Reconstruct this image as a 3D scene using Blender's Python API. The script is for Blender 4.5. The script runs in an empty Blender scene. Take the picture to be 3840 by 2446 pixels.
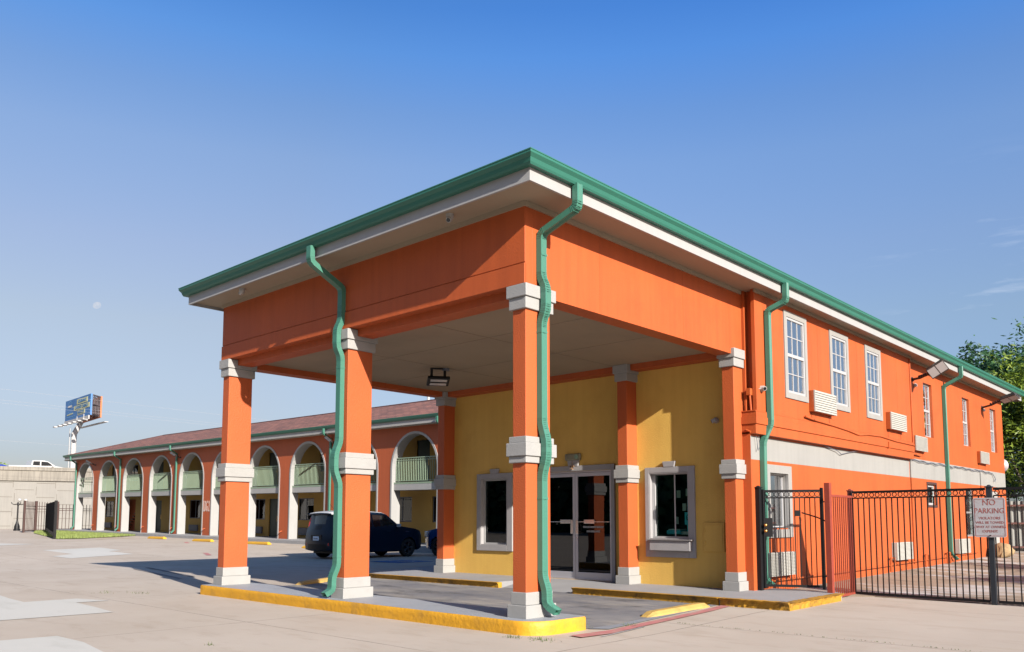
import bpy, bmesh, math, random
from mathutils import Vector, Matrix, geometry
R = math.radians
random.seed(7)
S = bpy.context.scene
COL = S.collection

# ------------------------------------------------------------------ camera
cam = bpy.data.objects.new("camera", bpy.data.cameras.new("camera"))
COL.objects.link(cam)
cam.location = (-7.654, -6.823, 1.35)
cam.rotation_euler = (R(90 + 5.197), R(0.0), R(42.66 - 90))
cam.data.sensor_width = 36
cam.data.lens = 29.405
cam.data.shift_y = 0.1155
cam.data.clip_start = 0.1
cam.data.clip_end = 9000
S.camera = cam

# ------------------------------------------------------------------ sky, sun, exposure
SUNV = Vector((-0.555, -2.12, 1.0)).normalized()
EL = math.asin(SUNV.z)
W = bpy.data.worlds.new("World"); S.world = W; W.use_nodes = True
wn, wl = W.node_tree.nodes, W.node_tree.links
bg = wn["Background"]
sky = wn.new("ShaderNodeTexSky"); sky.sky_type = 'NISHITA'; sky.sun_disc = False
sky.sun_elevation = EL; sky.sun_rotation = math.atan2(SUNV.x, SUNV.y)
sky.air_density = 1.0; sky.dust_density = 1.3; sky.ozone_density = 2.2; sky.altitude = 0
# a few thin high clouds, laid out by direction in the sky
tc = wn.new("ShaderNodeTexCoord")
mp = wn.new("ShaderNodeMapping"); mp.inputs["Scale"].default_value = (5, 5, 34)
ns = wn.new("ShaderNodeTexNoise"); ns.inputs["Scale"].default_value = 1.6; ns.inputs["Detail"].default_value = 8; ns.inputs["Roughness"].default_value = .6
rp = wn.new("ShaderNodeValToRGB"); rp.color_ramp.elements[0].position = .56; rp.color_ramp.elements[1].position = .82
rp.color_ramp.elements[1].color = (.34, .34, .34, 1)
vd = wn.new("ShaderNodeVectorMath"); vd.operation = 'DISTANCE'; vd.inputs[1].default_value = (.945, .20, .235)
mr = wn.new("ShaderNodeMapRange"); mr.inputs[1].default_value = .0; mr.inputs[2].default_value = .15; mr.inputs[3].default_value = 1; mr.inputs[4].default_value = 0
ml = wn.new("ShaderNodeMath"); ml.operation = 'MULTIPLY'
# haze-and-blueness trim of the sky by height above the horizon (values are halves of the factor)
sx_ = wn.new("ShaderNodeSeparateXYZ"); er = wn.new("ShaderNodeValToRGB"); er.color_ramp.interpolation = 'LINEAR'
STOPS = [(0.0, (.35, .30, .33)), (.069, (.365, .325, .36)), (.218, (.58, .455, .40)), (.30, (.62, .505, .48)), (.397, (.595, .565, .585)), (.447, (.495, .555, .64)), (.50, (.36, .56, .76)), (.541, (.27, .50, .76)), (.7, (.30, .5, .7)), (1.0, (.35, .5, .6))]
er.color_ramp.elements[0].position = 0; er.color_ramp.elements[0].color = (*STOPS[0][1], 1); er.color_ramp.elements[1].position = 1; er.color_ramp.elements[1].color = (*STOPS[-1][1], 1)
for p_, c_ in STOPS[1:-1]:
    e_ = er.color_ramp.elements.new(p_); e_.color = (*c_, 1)
hs = wn.new("ShaderNodeMixRGB"); hs.blend_type = 'MULTIPLY'; hs.inputs[0].default_value = 1
h2 = wn.new("ShaderNodeVectorMath"); h2.operation = 'SCALE'; h2.inputs["Scale"].default_value = 2
mx = wn.new("ShaderNodeMixRGB"); mx.inputs[2].default_value = (7.5, 7.8, 8.4, 1)
wl.new(tc.outputs["Generated"], mp.inputs[0]); wl.new(mp.outputs[0], ns.inputs["Vector"]); wl.new(ns.outputs[0], rp.inputs[0])
wl.new(tc.outputs["Generated"], vd.inputs[0]); wl.new(vd.outputs["Value"], mr.inputs[0]); wl.new(rp.outputs[0], ml.inputs[0]); wl.new(mr.outputs[0], ml.inputs[1])
wl.new(tc.outputs["Generated"], sx_.inputs[0]); wl.new(sx_.outputs[2], er.inputs[0])
wl.new(sky.outputs[0], hs.inputs[1]); wl.new(er.outputs[0], hs.inputs[2]); wl.new(hs.outputs[0], h2.inputs[0])
wl.new(ml.outputs[0], mx.inputs[0]); ar = wn.new("ShaderNodeMapRange"); ar.inputs[1].default_value = .50; ar.inputs[2].default_value = .95; wl.new(sx_.outputs[0], ar.inputs[0])
az = wn.new("ShaderNodeMixRGB"); az.blend_type = 'MULTIPLY'; az.inputs[2].default_value = (.92, 1.12, 1.30, 1)
wl.new(ar.outputs[0], az.inputs[0]); wl.new(h2.outputs[0], az.inputs[1]); wl.new(az.outputs[0], mx.inputs[1]); wl.new(mx.outputs[0], bg.inputs[0])
bg.inputs[1].default_value = 0.061
sun = bpy.data.objects.new("sun", bpy.data.lights.new("sun", 'SUN')); COL.objects.link(sun)
sun.data.energy = 5.0; sun.data.angle = R(0.53); sun.data.color = (1.0, 0.92, 0.82)
sun.rotation_euler = SUNV.to_track_quat('Z', 'Y').to_euler()
sun.location = (-10, -40, 30)
S.view_settings.view_transform = 'Standard'; S.view_settings.look = 'None'
S.view_settings.gamma = 1; S.view_settings.exposure = 1.25
S.view_settings.use_curve_mapping = False

# ------------------------------------------------------------------ materials
def lin(c):
    return tuple(((x / 255) / 12.92 if x / 255 <= .04045 else ((x / 255 + .055) / 1.055) ** 2.4) for x in c)
MATS = {}
ALB = .52      # paints and concrete are this much darker than first guessed from the bright exposure
def mat(name, col, rough=.6, metal=0, var=.06, scale=3.0, bump=0, bscale=60, spec=.5, coat=0, stain=None, stain_amt=.3, stain_scale=1.2, streak=0):
    m = bpy.data.materials.new(name); m.use_nodes = True
    n, l = m.node_tree.nodes, m.node_tree.links
    b = n["Principled BSDF"]
    b.inputs["Roughness"].default_value = rough; b.inputs["Metallic"].default_value = metal
    b.inputs["Specular IOR Level"].default_value = spec; b.inputs["Coat Weight"].default_value = coat
    t = n.new("ShaderNodeTexCoord")
    if not metal: col = tuple(x * ALB for x in col); stain = tuple(x * ALB for x in stain) if stain else None
    base = n.new("ShaderNodeRGB"); base.outputs[0].default_value = (*col, 1)
    out = base.outputs[0]
    if var:
        ns = n.new("ShaderNodeTexNoise"); ns.inputs["Scale"].default_value = scale; ns.inputs["Detail"].default_value = 6
        l.new(t.outputs["Object"], ns.inputs["Vector"])
        mr = n.new("ShaderNodeMapRange"); mr.inputs[1].default_value = .3; mr.inputs[2].default_value = .7
        mr.inputs[3].default_value = 1 - var; mr.inputs[4].default_value = 1 + var
        l.new(ns.outputs[0], mr.inputs[0])
        vm = n.new("ShaderNodeVectorMath"); vm.operation = 'SCALE'
        l.new(out, vm.inputs[0]); l.new(mr.outputs[0], vm.inputs["Scale"]); out = vm.outputs[0]
    if streak:
        mp = n.new("ShaderNodeMapping"); mp.inputs["Scale"].default_value = (9, 9, .5)
        n2 = n.new("ShaderNodeTexNoise"); n2.inputs["Scale"].default_value = 1; n2.inputs["Detail"].default_value = 4
        l.new(t.outputs["Object"], mp.inputs[0]); l.new(mp.outputs[0], n2.inputs["Vector"])
        mr = n.new("ShaderNodeMapRange"); mr.inputs[1].default_value = .4; mr.inputs[2].default_value = .75
        mr.inputs[3].default_value = 1; mr.inputs[4].default_value = 1 - streak
        l.new(n2.outputs[0], mr.inputs[0])
        vm = n.new("ShaderNodeVectorMath"); vm.operation = 'SCALE'
        l.new(out, vm.inputs[0]); l.new(mr.outputs[0], vm.inputs["Scale"]); out = vm.outputs[0]
    if stain:
        n3 = n.new("ShaderNodeTexNoise"); n3.inputs["Scale"].default_value = stain_scale; n3.inputs["Detail"].default_value = 8; n3.inputs["Roughness"].default_value = .65
        l.new(t.outputs["Object"], n3.inputs["Vector"])
        r3 = n.new("ShaderNodeValToRGB"); r3.color_ramp.elements[0].position = .52; r3.color_ramp.elements[1].position = .66
        r3.color_ramp.elements[1].color = (stain_amt,) * 3 + (1,)
        l.new(n3.outputs[0], r3.inputs[0])
        mx = n.new("ShaderNodeMixRGB"); mx.inputs[2].default_value = (*stain, 1)
        l.new(r3.outputs[0], mx.inputs[0]); l.new(out, mx.inputs[1]); out = mx.outputs[0]
    l.new(out, b.inputs["Base Color"])
    if bump:
        nb = n.new("ShaderNodeTexNoise"); nb.inputs["Scale"].default_value = bscale; nb.inputs["Detail"].default_value = 4
        l.new(t.outputs["Object"], nb.inputs["Vector"])
        bp = n.new("ShaderNodeBump"); bp.inputs["Strength"].default_value = bump; bp.inputs["Distance"].default_value = .01
        l.new(nb.outputs[0], bp.inputs["Height"]); l.new(bp.outputs[0], b.inputs["Normal"])
    MATS[name] = m
    return m
def glass(name, tint, refl=.12, rough=.0):
    m = bpy.data.materials.new(name); m.use_nodes = True
    n, l = m.node_tree.nodes, m.node_tree.links
    for x in list(n):
        if x.type != 'OUTPUT_MATERIAL': n.remove(x)
    o = [x for x in n if x.type == 'OUTPUT_MATERIAL'][0]
    tr = n.new("ShaderNodeBsdfTransparent"); tr.inputs[0].default_value = (*tint, 1)
    gl = n.new("ShaderNodeBsdfGlossy"); gl.inputs["Roughness"].default_value = rough; gl.inputs[0].default_value = (.95, .97, 1, 1)
    fr = n.new("ShaderNodeFresnel"); fr.inputs[0].default_value = 1.5
    ad = n.new("ShaderNodeMath"); ad.operation = 'ADD'; ad.inputs[1].default_value = refl; ad.use_clamp = True
    nz = n.new("ShaderNodeTexNoise"); nz.inputs["Scale"].default_value = 1.7
    t = n.new("ShaderNodeTexCoord"); l.new(t.outputs["Object"], nz.inputs["Vector"])
    bp = n.new("ShaderNodeBump"); bp.inputs["Strength"].default_value = .03; bp.inputs["Distance"].default_value = .004
    l.new(nz.outputs[0], bp.inputs["Height"]); l.new(bp.outputs[0], gl.inputs["Normal"])
    mx = n.new("ShaderNodeMixShader")
    l.new(fr.outputs[0], ad.inputs[0]); l.new(ad.outputs[0], mx.inputs[0]); l.new(tr.outputs[0], mx.inputs[1]); l.new(gl.outputs[0], mx.inputs[2])
    l.new(mx.outputs[0], o.inputs[0]); MATS[name] = m
    return m

ORANGE = (.66, .132, .030)
M_or = mat("orange_stucco", ORANGE, .62, var=.07, scale=1.3, bump=.6, bscale=60, spec=.4, stain=(.42, .09, .035), stain_amt=.12, stain_scale=.7)
M_orw = mat("orange_panel_paint", ORANGE, .58, var=.06, scale=.9, bump=.22, bscale=45, spec=.35, streak=.13, stain=(.50, .09, .022), stain_amt=.25, stain_scale=1.6)
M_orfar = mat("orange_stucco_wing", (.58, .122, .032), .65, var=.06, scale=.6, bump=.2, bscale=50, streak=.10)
M_yel = mat("ochre_stucco", (1.04, .65, .15), .65, var=.05, scale=1.1, bump=.5, bscale=55, spec=.35, streak=.06, stain=(.70, .40, .08), stain_amt=.3, stain_scale=.8)
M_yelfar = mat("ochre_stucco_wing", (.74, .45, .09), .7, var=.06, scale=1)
M_white = mat("white_stucco_paint", (.455, .455, .445), .6, var=.04, scale=4, bump=.4, bscale=60, stain=(.36, .35, .33), stain_amt=.18, stain_scale=5)
M_trim = mat("white_trim_paint", (.50, .50, .495), .5, var=.03, scale=2, streak=.05)
M_band = mat("white_band_paint", (.41, .405, .385), .6, var=.04, scale=1.5, bump=.15, bscale=40, streak=.08)
M_sur = mat("grey_white_surround", (.46, .45, .46), .6, var=.05, scale=4, bump=.25, bscale=60)
M_soffit = mat("soffit_paint", (.52, .42, .30), .7, var=.05, scale=.8)
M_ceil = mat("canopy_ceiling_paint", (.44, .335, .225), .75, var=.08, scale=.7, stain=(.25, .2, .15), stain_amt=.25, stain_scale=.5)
M_green = mat("green_metal_paint", (.075, .27, .195), .45, var=.04, scale=3, spec=.5)
M_greend = mat("green_gutter_paint", (.05, .225, .165), .4, var=.04, scale=2, spec=.3)
M_rail = mat("pale_green_railing", (.34, .46, .33), .5, var=.04)
M_door = mat("dark_green_door", (.012, .045, .035), .45)
M_kerby = mat("yellow_kerb_paint", (.94, .47, .018), .6, var=.08, scale=3, bump=.9, bscale=16, stain=(.42, .24, .06), stain_amt=.5, stain_scale=2.2)
M_kerbw = mat("worn_yellow_kerb", (.62, .32, .015), .7, var=.2, scale=6, bump=1.0, bscale=14, stain=(.10, .06, .02), stain_amt=.85, stain_scale=3.0)
M_stop = mat("yellow_stop_paint", (.85, .46, .03), .6, var=.07, scale=4, bump=.4, bscale=20)
M_walk = mat("pale_walk_concrete", (.42, .42, .43), .75, var=.07, scale=2, bump=.25, bscale=50, stain=(.30, .28, .26), stain_amt=.4, stain_scale=1.0)
M_islt = mat("painted_island_top", (.43, .46, .50), .6, var=.05, scale=2, bump=.2, bscale=30, stain=(.33, .32, .31), stain_amt=.4, stain_scale=1.4)
M_black = mat("black_iron", (.010, .010, .012), .5, var=.1, spec=.3)
M_redpost = mat("red_oxide_paint", (.36, .055, .028), .6, var=.1, scale=8, bump=.2)
M_rust = mat("rusty_brown_iron", (.07, .028, .022), .7, var=.2, scale=10)
M_alum = mat("door_aluminium", (.46, .46, .50), .35, metal=.6, var=.03)
M_chrome = mat("bright_metal", (.7, .7, .7), .2, metal=1, var=0)
M_brass = mat("brass", (.55, .33, .10), .35, metal=1, var=.1)
M_vinyl = mat("white_vinyl", (.56, .56, .57), .4, var=.02)
M_casing = mat("window_casing", (.42, .41, .39), .55, var=.03, streak=.06)
M_ac = mat("cream_ac_grille", (.62, .61, .56), .5, var=.04, scale=6)
M_acd = mat("grey_ac", (.17, .19, .24), .5, var=.05)
M_ordark = mat("orange_ac_cover", (.55, .115, .02), .5, var=.04)
M_plastic = mat("white_plastic", (.58, .57, .55), .35, var=.02)
M_dark = mat("dark_lens", (.01, .01, .012), .15, var=0)
M_bronze = mat("bronze_fixture", (.06, .04, .035), .5, var=.1)
M_lens = mat("fixture_glass", (.52, .50, .50), .15, var=.05)
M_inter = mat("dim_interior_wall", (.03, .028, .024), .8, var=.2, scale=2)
M_curt = mat("pale_curtain", (.42, .46, .44), .8, var=.15, scale=8)
M_glassd = glass("dark_window_glass", (.78, .90, .86), .01)
M_glassdoor = glass("door_glass", (.10, .105, .11), .015)
M_glassup = glass("sky_reflecting_glass", (.20, .32, .55), .55)
M_glassc = mat("tinted_car_glass", (.004, .008, .014), .05, var=0, spec=.9)

def ramp_mat(name, c1, c2, c3, bumpy=.3, rough=.85, s1=.35, s2=2.2, joints=None, c4=None, amt=.55):
    c1, c2, c3, c4 = [tuple(x * ALB for x in c) if c else None for c in (c1, c2, c3, c4)]
    m = bpy.data.materials.new(name); m.use_nodes = True
    n, l = m.node_tree.nodes, m.node_tree.links; b = n["Principled BSDF"]
    b.inputs["Roughness"].default_value = rough; b.inputs["Specular IOR Level"].default_value = .25
    t = n.new("ShaderNodeTexCoord")
    def noise(sc, det=8, ro=.6, vec=None):
        x = n.new("ShaderNodeTexNoise"); x.inputs["Scale"].default_value = sc; x.inputs["Detail"].default_value = det; x.inputs["Roughness"].default_value = ro
        l.new(vec or t.outputs["Object"], x.inputs["Vector"]); return x.outputs[0]
    def mix(f, a, bb):
        x = n.new("ShaderNodeMixRGB"); l.new(f, x.inputs[0])
        for i, v in ((1, a), (2, bb)):
            if isinstance(v, tuple): x.inputs[i].default_value = (*v, 1)
            else: l.new(v, x.inputs[i])
        return x.outputs[0]
    def ramp(f, p0, p1, v1=1):
        x = n.new("ShaderNodeValToRGB"); x.color_ramp.elements[0].position = p0; x.color_ramp.elements[1].position = p1
        x.color_ramp.elements[1].color = (v1, v1, v1, 1); l.new(f, x.inputs[0]); return x.outputs[0]
    o = mix(ramp(noise(s1), .35, .65), c1, c2)
    mp = n.new("ShaderNodeMapping"); mp.inputs["Scale"].default_value = (1, .35, 1); mp.inputs["Rotation"].default_value = (0, 0, .25)
    l.new(t.outputs["Object"], mp.inputs[0])
    o = mix(ramp(noise(s2, 9, .7, mp.outputs[0]), .52, .70, amt), o, c3)
    spot = n.new('ShaderNodeTexVoronoi'); spot.inputs['Scale'].default_value = .55; l.new(t.outputs['Object'], spot.inputs['Vector'])
    sr = n.new('ShaderNodeValToRGB'); sr.color_ramp.elements[0].position = .0; sr.color_ramp.elements[0].color = (.7, .7, .7, 1); sr.color_ramp.elements[1].position = .10; sr.color_ramp.elements[1].color = (0, 0, 0, 1); l.new(spot.outputs['Distance'], sr.inputs[0])
    sm = n.new('ShaderNodeMath'); sm.operation = 'MULTIPLY'; l.new(sr.outputs[0], sm.inputs[0]); l.new(ramp(noise(1.1, 5), .42, .62), sm.inputs[1])
    o = mix(sm.outputs[0], o, tuple(x * .4 for x in c1))
    fine = noise(90, 3, .7)
    o = mix(ramp(fine, .62, .75, .35), o, tuple(x * .45 for x in c1))
    fine2 = noise(55, 3, .7)
    o = mix(ramp(fine2, .62, .8, .3), o, tuple(min(1, x * 1.5) for x in c1))
    if c4: o = mix(ramp(noise(1.1, 8, .65, mp.outputs[0]), .50, .62, .8), o, c4)
    if joints:
        # sawn joints between slabs and a few wandering cracks
        for ax, step, off in joints:
            sp = n.new("ShaderNodeSeparateXYZ"); l.new(t.outputs["Object"], sp.inputs[0])
            wob = n.new("ShaderNodeMath"); wob.operation = 'MULTIPLY_ADD'; wob.inputs[1].default_value = .05
            l.new(noise(1.5, 4), wob.inputs[0]); l.new(sp.outputs[ax], wob.inputs[2])
            a = n.new("ShaderNodeMath"); a.operation = 'ADD'; a.inputs[1].default_value = off + 500 * step; l.new(wob.outputs[0], a.inputs[0])
            md = n.new("ShaderNodeMath"); md.operation = 'MODULO'; md.inputs[1].default_value = step; l.new(a.outputs[0], md.inputs[0])
            ls = n.new("ShaderNodeMath"); ls.operation = 'LESS_THAN'; ls.inputs[1].default_value = .018; l.new(md.outputs[0], ls.inputs[0])
            g = n.new("ShaderNodeMath"); g.operation = 'MULTIPLY'; l.new(ls.outputs[0], g.inputs[0]); l.new(ramp(noise(.8), .30, .55, .85), g.inputs[1])
            o = mix(g.outputs[0], o, tuple(x * .3 for x in c1))
    l.new(o, b.inputs["Base Color"])
    bp = n.new("ShaderNodeBump"); bp.inputs["Strength"].default_value = bumpy; bp.inputs["Distance"].default_value = .006
    l.new(fine, bp.inputs["Height"]); l.new(bp.outputs[0], b.inputs["Normal"])
    return m
M_lot = ramp_mat("lot_concrete", (.62, .53, .44), (.70, .61, .52), (.48, .39, .30), joints=[(0, 3.66, 1.75), (1, 4.6, 1.2)])
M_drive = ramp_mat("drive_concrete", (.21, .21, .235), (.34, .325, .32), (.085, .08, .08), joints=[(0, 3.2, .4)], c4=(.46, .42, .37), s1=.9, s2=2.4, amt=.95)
M_patch = ramp_mat("new_concrete", (.75, .735, .68), (.78, .76, .71), (.62, .60, .54), bumpy=.15)
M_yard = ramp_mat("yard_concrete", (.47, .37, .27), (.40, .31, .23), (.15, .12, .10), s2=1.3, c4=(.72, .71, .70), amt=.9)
M_red = mat("faded_red_line_paint", (.66, .25, .24), .7, var=.12, scale=5, stain=(.55, .42, .36), stain_amt=.75, stain_scale=3)
M_blue = mat("blue_marking_paint", (.03, .16, .42), .7, var=.2, scale=4)
M_whitep = mat("white_marking_paint", (.6, .6, .6), .7, var=.1)
M_greyp = mat("grey_marking_paint", (.34, .36, .40), .7, var=.1)

# ------------------------------------------------------------------ mesh helpers
class MB:
    def __init__(s): s.v = []; s.f = []
    def quad(s, *p):
        i = len(s.v); s.v += [tuple(x) for x in p]; s.f.append(tuple(range(i, i + len(p))))
    def box(s, x0, x1, y0, y1, z0, z1):
        i = len(s.v)
        s.v += [(x0, y0, z0), (x1, y0, z0), (x1, y1, z0), (x0, y1, z0), (x0, y0, z1), (x1, y0, z1), (x1, y1, z1), (x0, y1, z1)]
        s.f += [(i, i+3, i+2, i+1), (i+4, i+5, i+6, i+7), (i, i+1, i+5, i+4), (i+1, i+2, i+6, i+5), (i+2, i+3, i+7, i+6), (i+3, i, i+4, i+7)]
        return s
    def obox(s, c, ax, ay, az):   # oriented box: centre and half axes
        i = len(s.v); c = Vector(c); ax, ay, az = Vector(ax), Vector(ay), Vector(az)
        for sz in (-1, 1):
            for sx, sy in ((-1, -1), (1, -1), (1, 1), (-1, 1)):
                s.v.append(tuple(c + ax * sx + ay * sy + az * sz))
        s.f += [(i, i+3, i+2, i+1), (i+4, i+5, i+6, i+7), (i, i+1, i+5, i+4), (i+1, i+2, i+6, i+5), (i+2, i+3, i+7, i+6), (i+3, i, i+4, i+7)]
        return s
    def ring(s, pts):
        i = len(s.v); s.v += [tuple(p) for p in pts]; return list(range(i, i + len(pts)))
    def bridge(s, a, b, close=True):
        n = len(a)
        for k in range(n if close else n - 1):
            s.f.append((a[k], a[(k+1) % n], b[(k+1) % n], b[k]))
    def cyl(s, p0, p1, r0, r1=None, n=12, cap=True):
        r1 = r0 if r1 is None else r1
        p0, p1 = Vector(p0), Vector(p1); d = (p1 - p0).normalized()
        u = d.orthogonal().normalized(); w = d.cross(u)
        A = s.ring([p0 + (u * math.cos(2*math.pi*k/n) + w * math.sin(2*math.pi*k/n)) * r0 for k in range(n)])
        B = s.ring([p1 + (u * math.cos(2*math.pi*k/n) + w * math.sin(2*math.pi*k/n)) * r1 for k in range(n)])
        s.bridge(A, B)
        if cap: s.f += [tuple(reversed(A)), tuple(B)]
        return s
    def tube(s, path, r, n=8):
        for a, b in zip(path[:-1], path[1:]): s.cyl(a, b, r, r, n)
        return s
    def duct(s, path, w, d, wdir, caps=True):
        """rectangular pipe: section w along wdir and d across, swept with mitred bends"""
        path = [Vector(p) for p in path]; wdir = Vector(wdir).normalized(); prev = None
        for k, p in enumerate(path):
            t0 = (p - path[k-1]).normalized() if k else None
            t1 = (path[k+1] - p).normalized() if k < len(path) - 1 else None
            t = (t0 + t1).normalized() if t0 and t1 else (t0 or t1)
            nrm = wdir.cross(t).normalized()
            c = 1.0
            if t0 and t1: c = 1 / max(.35, (wdir.cross(t0).normalized()).dot(nrm))
            pts = []
            for a, b in ((-1, -1), (-.5, -1), (-.38, -.8), (-.12, -.8), (0, -1), (.12, -.8), (.38, -.8), (.5, -1), (1, -1), (1, 1), (-1, 1)):
                pts.append(p + wdir * (a * w / 2) + nrm * (b * d / 2 * c))
            rg = s.ring(pts)
            if prev: s.bridge(prev, rg)
            elif caps: s.f.append(tuple(reversed(rg)))
            prev = rg
        if caps == True: s.f.append(tuple(prev))
        return s
    def lathe(s, c, prof, n=16):
        prev = None
        for r, z in prof:
            rg = s.ring([(c[0] + r * math.cos(2*math.pi*k/n), c[1] + r * math.sin(2*math.pi*k/n), c[2] + z) for k in range(n)])
            if prev: s.bridge(prev, rg)
            else: s.f.append(tuple(reversed(rg)))
            prev = rg
        s.f.append(tuple(prev)); return s
    def prism(s, poly, z0, z1):
        a = s.ring([(x, y, z0) for x, y in poly]); b = s.ring([(x, y, z1) for x, y in poly])
        s.bridge(a, b); s.f += [tuple(reversed(a)), tuple(b)]; return s
    def prismv(s, pts, d):
        d = Vector(d); a = s.ring(pts); b = s.ring([Vector(p) + d for p in pts])
        s.bridge(a, b); s.f += [tuple(reversed(a)), tuple(b)]; return s
    def sweep(s, path, prof, closed=False, z=0, caps=True):
        """profile [(out, z)] swept along a plan polyline; 'out' is measured to the right of travel"""
        n = len(path); prev = first = None
        for k in range(n):
            p = Vector(path[k])
            d0 = (p - Vector(path[k-1])).normalized() if (k or closed) else None
            d1 = (Vector(path[(k+1) % n]) - p).normalized() if (k < n-1 or closed) else None
            n0 = Vector((d0.y, -d0.x)) if d0 else None; n1 = Vector((d1.y, -d1.x)) if d1 else None
            if n0 and n1:
                m = (n0 + n1).normalized(); m = m / max(.3, m.dot(n0))
            else: m = n0 or n1
            rg = s.ring([(p.x + m.x * o, p.y + m.y * o, z + h) for o, h in prof])
            if prev: s.bridge(prev, rg)
            else: first = rg
            prev = rg
        if closed: s.bridge(prev, first)
        elif caps: s.f += [tuple(reversed(first)), tuple(prev)]
        return s
    def wall(s, ax, val, u0, u1, z0, z1, holes, depth):
        """vertical wall sheet with rectangular holes and their reveals; ax 'x' or 'y' is the constant axis; depth is signed into the wall"""
        P = (lambda u, z, d=0: (val + d, u, z)) if ax == 'x' else (lambda u, z, d=0: (u, val + d, z))
        us = sorted({u0, u1, *[h[0] for h in holes], *[h[1] for h in holes]}); zs = sorted({z0, z1, *[h[2] for h in holes], *[h[3] for h in holes]})
        for a, b in zip(us[:-1], us[1:]):
            for c, d in zip(zs[:-1], zs[1:]):
                mu, mz = (a+b)/2, (c+d)/2
                if any(h[0] < mu < h[1] and h[2] < mz < h[3] for h in holes): continue
                s.quad(P(a, c), P(b, c), P(b, d), P(a, d))
        for a, b, c, d in [h[:4] for h in holes]:
            s.quad(P(a, c), P(a, c, depth), P(a, d, depth), P(a, d)); s.quad(P(b, c), P(b, d), P(b, d, depth), P(b, c, depth))
            s.quad(P(a, c), P(b, c), P(b, c, depth), P(a, c, depth)); s.quad(P(a, d), P(a, d, depth), P(b, d, depth), P(b, d))
        return s
    def build(s, name, m, parent=None, bevel=0, smooth=False, subsurf=0, seg=2, weld=False):
        org = Vector(parent.get("_org", (0, 0, 0))) if parent else Vector((0, 0, 0))
        me = bpy.data.meshes.new(name)
        me.from_pydata([tuple(Vector(p) - org) for p in s.v], [], s.f)
        bm = bmesh.new(); bm.from_mesh(me)
        if weld: bmesh.ops.remove_doubles(bm, verts=bm.verts, dist=1e-4)
        bmesh.ops.recalc_face_normals(bm, faces=bm.faces); bm.to_mesh(me); bm.free()
        me.materials.append(m)
        if smooth:
            for p in me.polygons: p.use_smooth = True
        o = bpy.data.objects.new(name, me); COL.objects.link(o)
        if parent:
            o.parent = parent; o["_org"] = tuple(org)
        if bevel:
            b = o.modifiers.new("bevel", 'BEVEL'); b.width = bevel; b.segments = seg; b.limit_method = 'ANGLE'; b.angle_limit = R(40)
        if subsurf:
            q = o.modifiers.new("sub", 'SUBSURF'); q.levels = q.render_levels = subsurf
        return o
def B(*a): return MB().box(*a)
def thing(name, label, cat, loc=(0, 0, 0), group=None, rot=None, org=None):
    o = bpy.data.objects.new(name, None); COL.objects.link(o); o.location = loc; o.empty_display_size = .3
    if rot: o.rotation_euler = rot
    o["label"] = label; o["category"] = cat; o["_org"] = tuple(org if org is not None else loc)
    if group: o["group"] = group
    return o
def tag(o, label, cat, group=None):
    o["label"] = label; o["category"] = cat
    if group: o["group"] = group
    return o
def struct(o, kind="structure"): o["kind"] = kind; return o
def text(name, body, size, loc, right, up, m, parent=None, align='CENTER', extrude=.002, sx=1, bold=0):
    """lettering converted to a real mesh, laid along 'right' and 'up'"""
    cu = bpy.data.curves.new(name, 'FONT'); cu.body = body; cu.size = size; cu.align_x = align; cu.align_y = 'CENTER'; cu.extrude = extrude; cu.offset = bold; cu.resolution_u = 3
    t = bpy.data.objects.new("tmp_text", cu); COL.objects.link(t); bpy.context.view_layer.update()
    me = bpy.data.meshes.new_from_object(t); bpy.data.objects.remove(t); bpy.data.curves.remove(cu)
    r, u = Vector(right).normalized(), Vector(up).normalized(); nn = r.cross(u)
    org = Vector(parent.get("_org", (0, 0, 0))) if parent else Vector()
    for v in me.vertices:
        c = v.co.copy(); v.co = Vector(loc) + r * c.x * sx + u * c.y + nn * c.z - org
    me.materials.clear(); me.materials.append(m); me.name = name
    o = bpy.data.objects.new(name, me); COL.objects.link(o)
    if parent: o.parent = parent; o["_org"] = tuple(org)
    return o
def copy_tree(o, parent=None, lvl=0):
    c = o.copy(); COL.objects.link(c)
    if parent: c.parent = parent
    for ch in [x for x in bpy.data.objects if x.parent == o]: copy_tree(ch, c, lvl + 1)
    return c

def gz(x, y):      # lie of the land: nearly level, then rising gently to the far wing
    a = .003 * max(0, y) + .05 * min(1, max(0, (x - 1) / 3)) * min(1, max(0, (16 - y) / 4)) * min(1, max(0, (y + 30) / 10))
    b = .0095 * (y - 3.5)
    t = min(1, max(0, (y - 19) / 9)); t = t * t * (3 - 2 * t)
    return a * (1 - t) + b * t if y < 70 else .0095 * 66.5

# ================================================================== GROUND
bm = MB()
xs = [-400, -150, -60, -30, -15, -8, -4, 0, 1, 4, 8, 12, 16, 20, 30, 50, 90, 200, 500]
ys = [-400, -150, -60, -30, -20, -8, -4, 0, 3.5, 7, 10, 12, 13, 14, 15, 16, 19, 20, 21, 22, 23, 24, 25, 26, 27, 28, 30, 34, 40, 46, 52, 58, 64, 70, 100, 200, 600]
idx = [bm.ring([(x, y, gz(x, y)) for x in xs]) for y in ys]
for a, b in zip(idx[:-1], idx[1:]): bm.bridge(a, b, False)
struct(bm.build("ground", M_lot, smooth=True))

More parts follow.
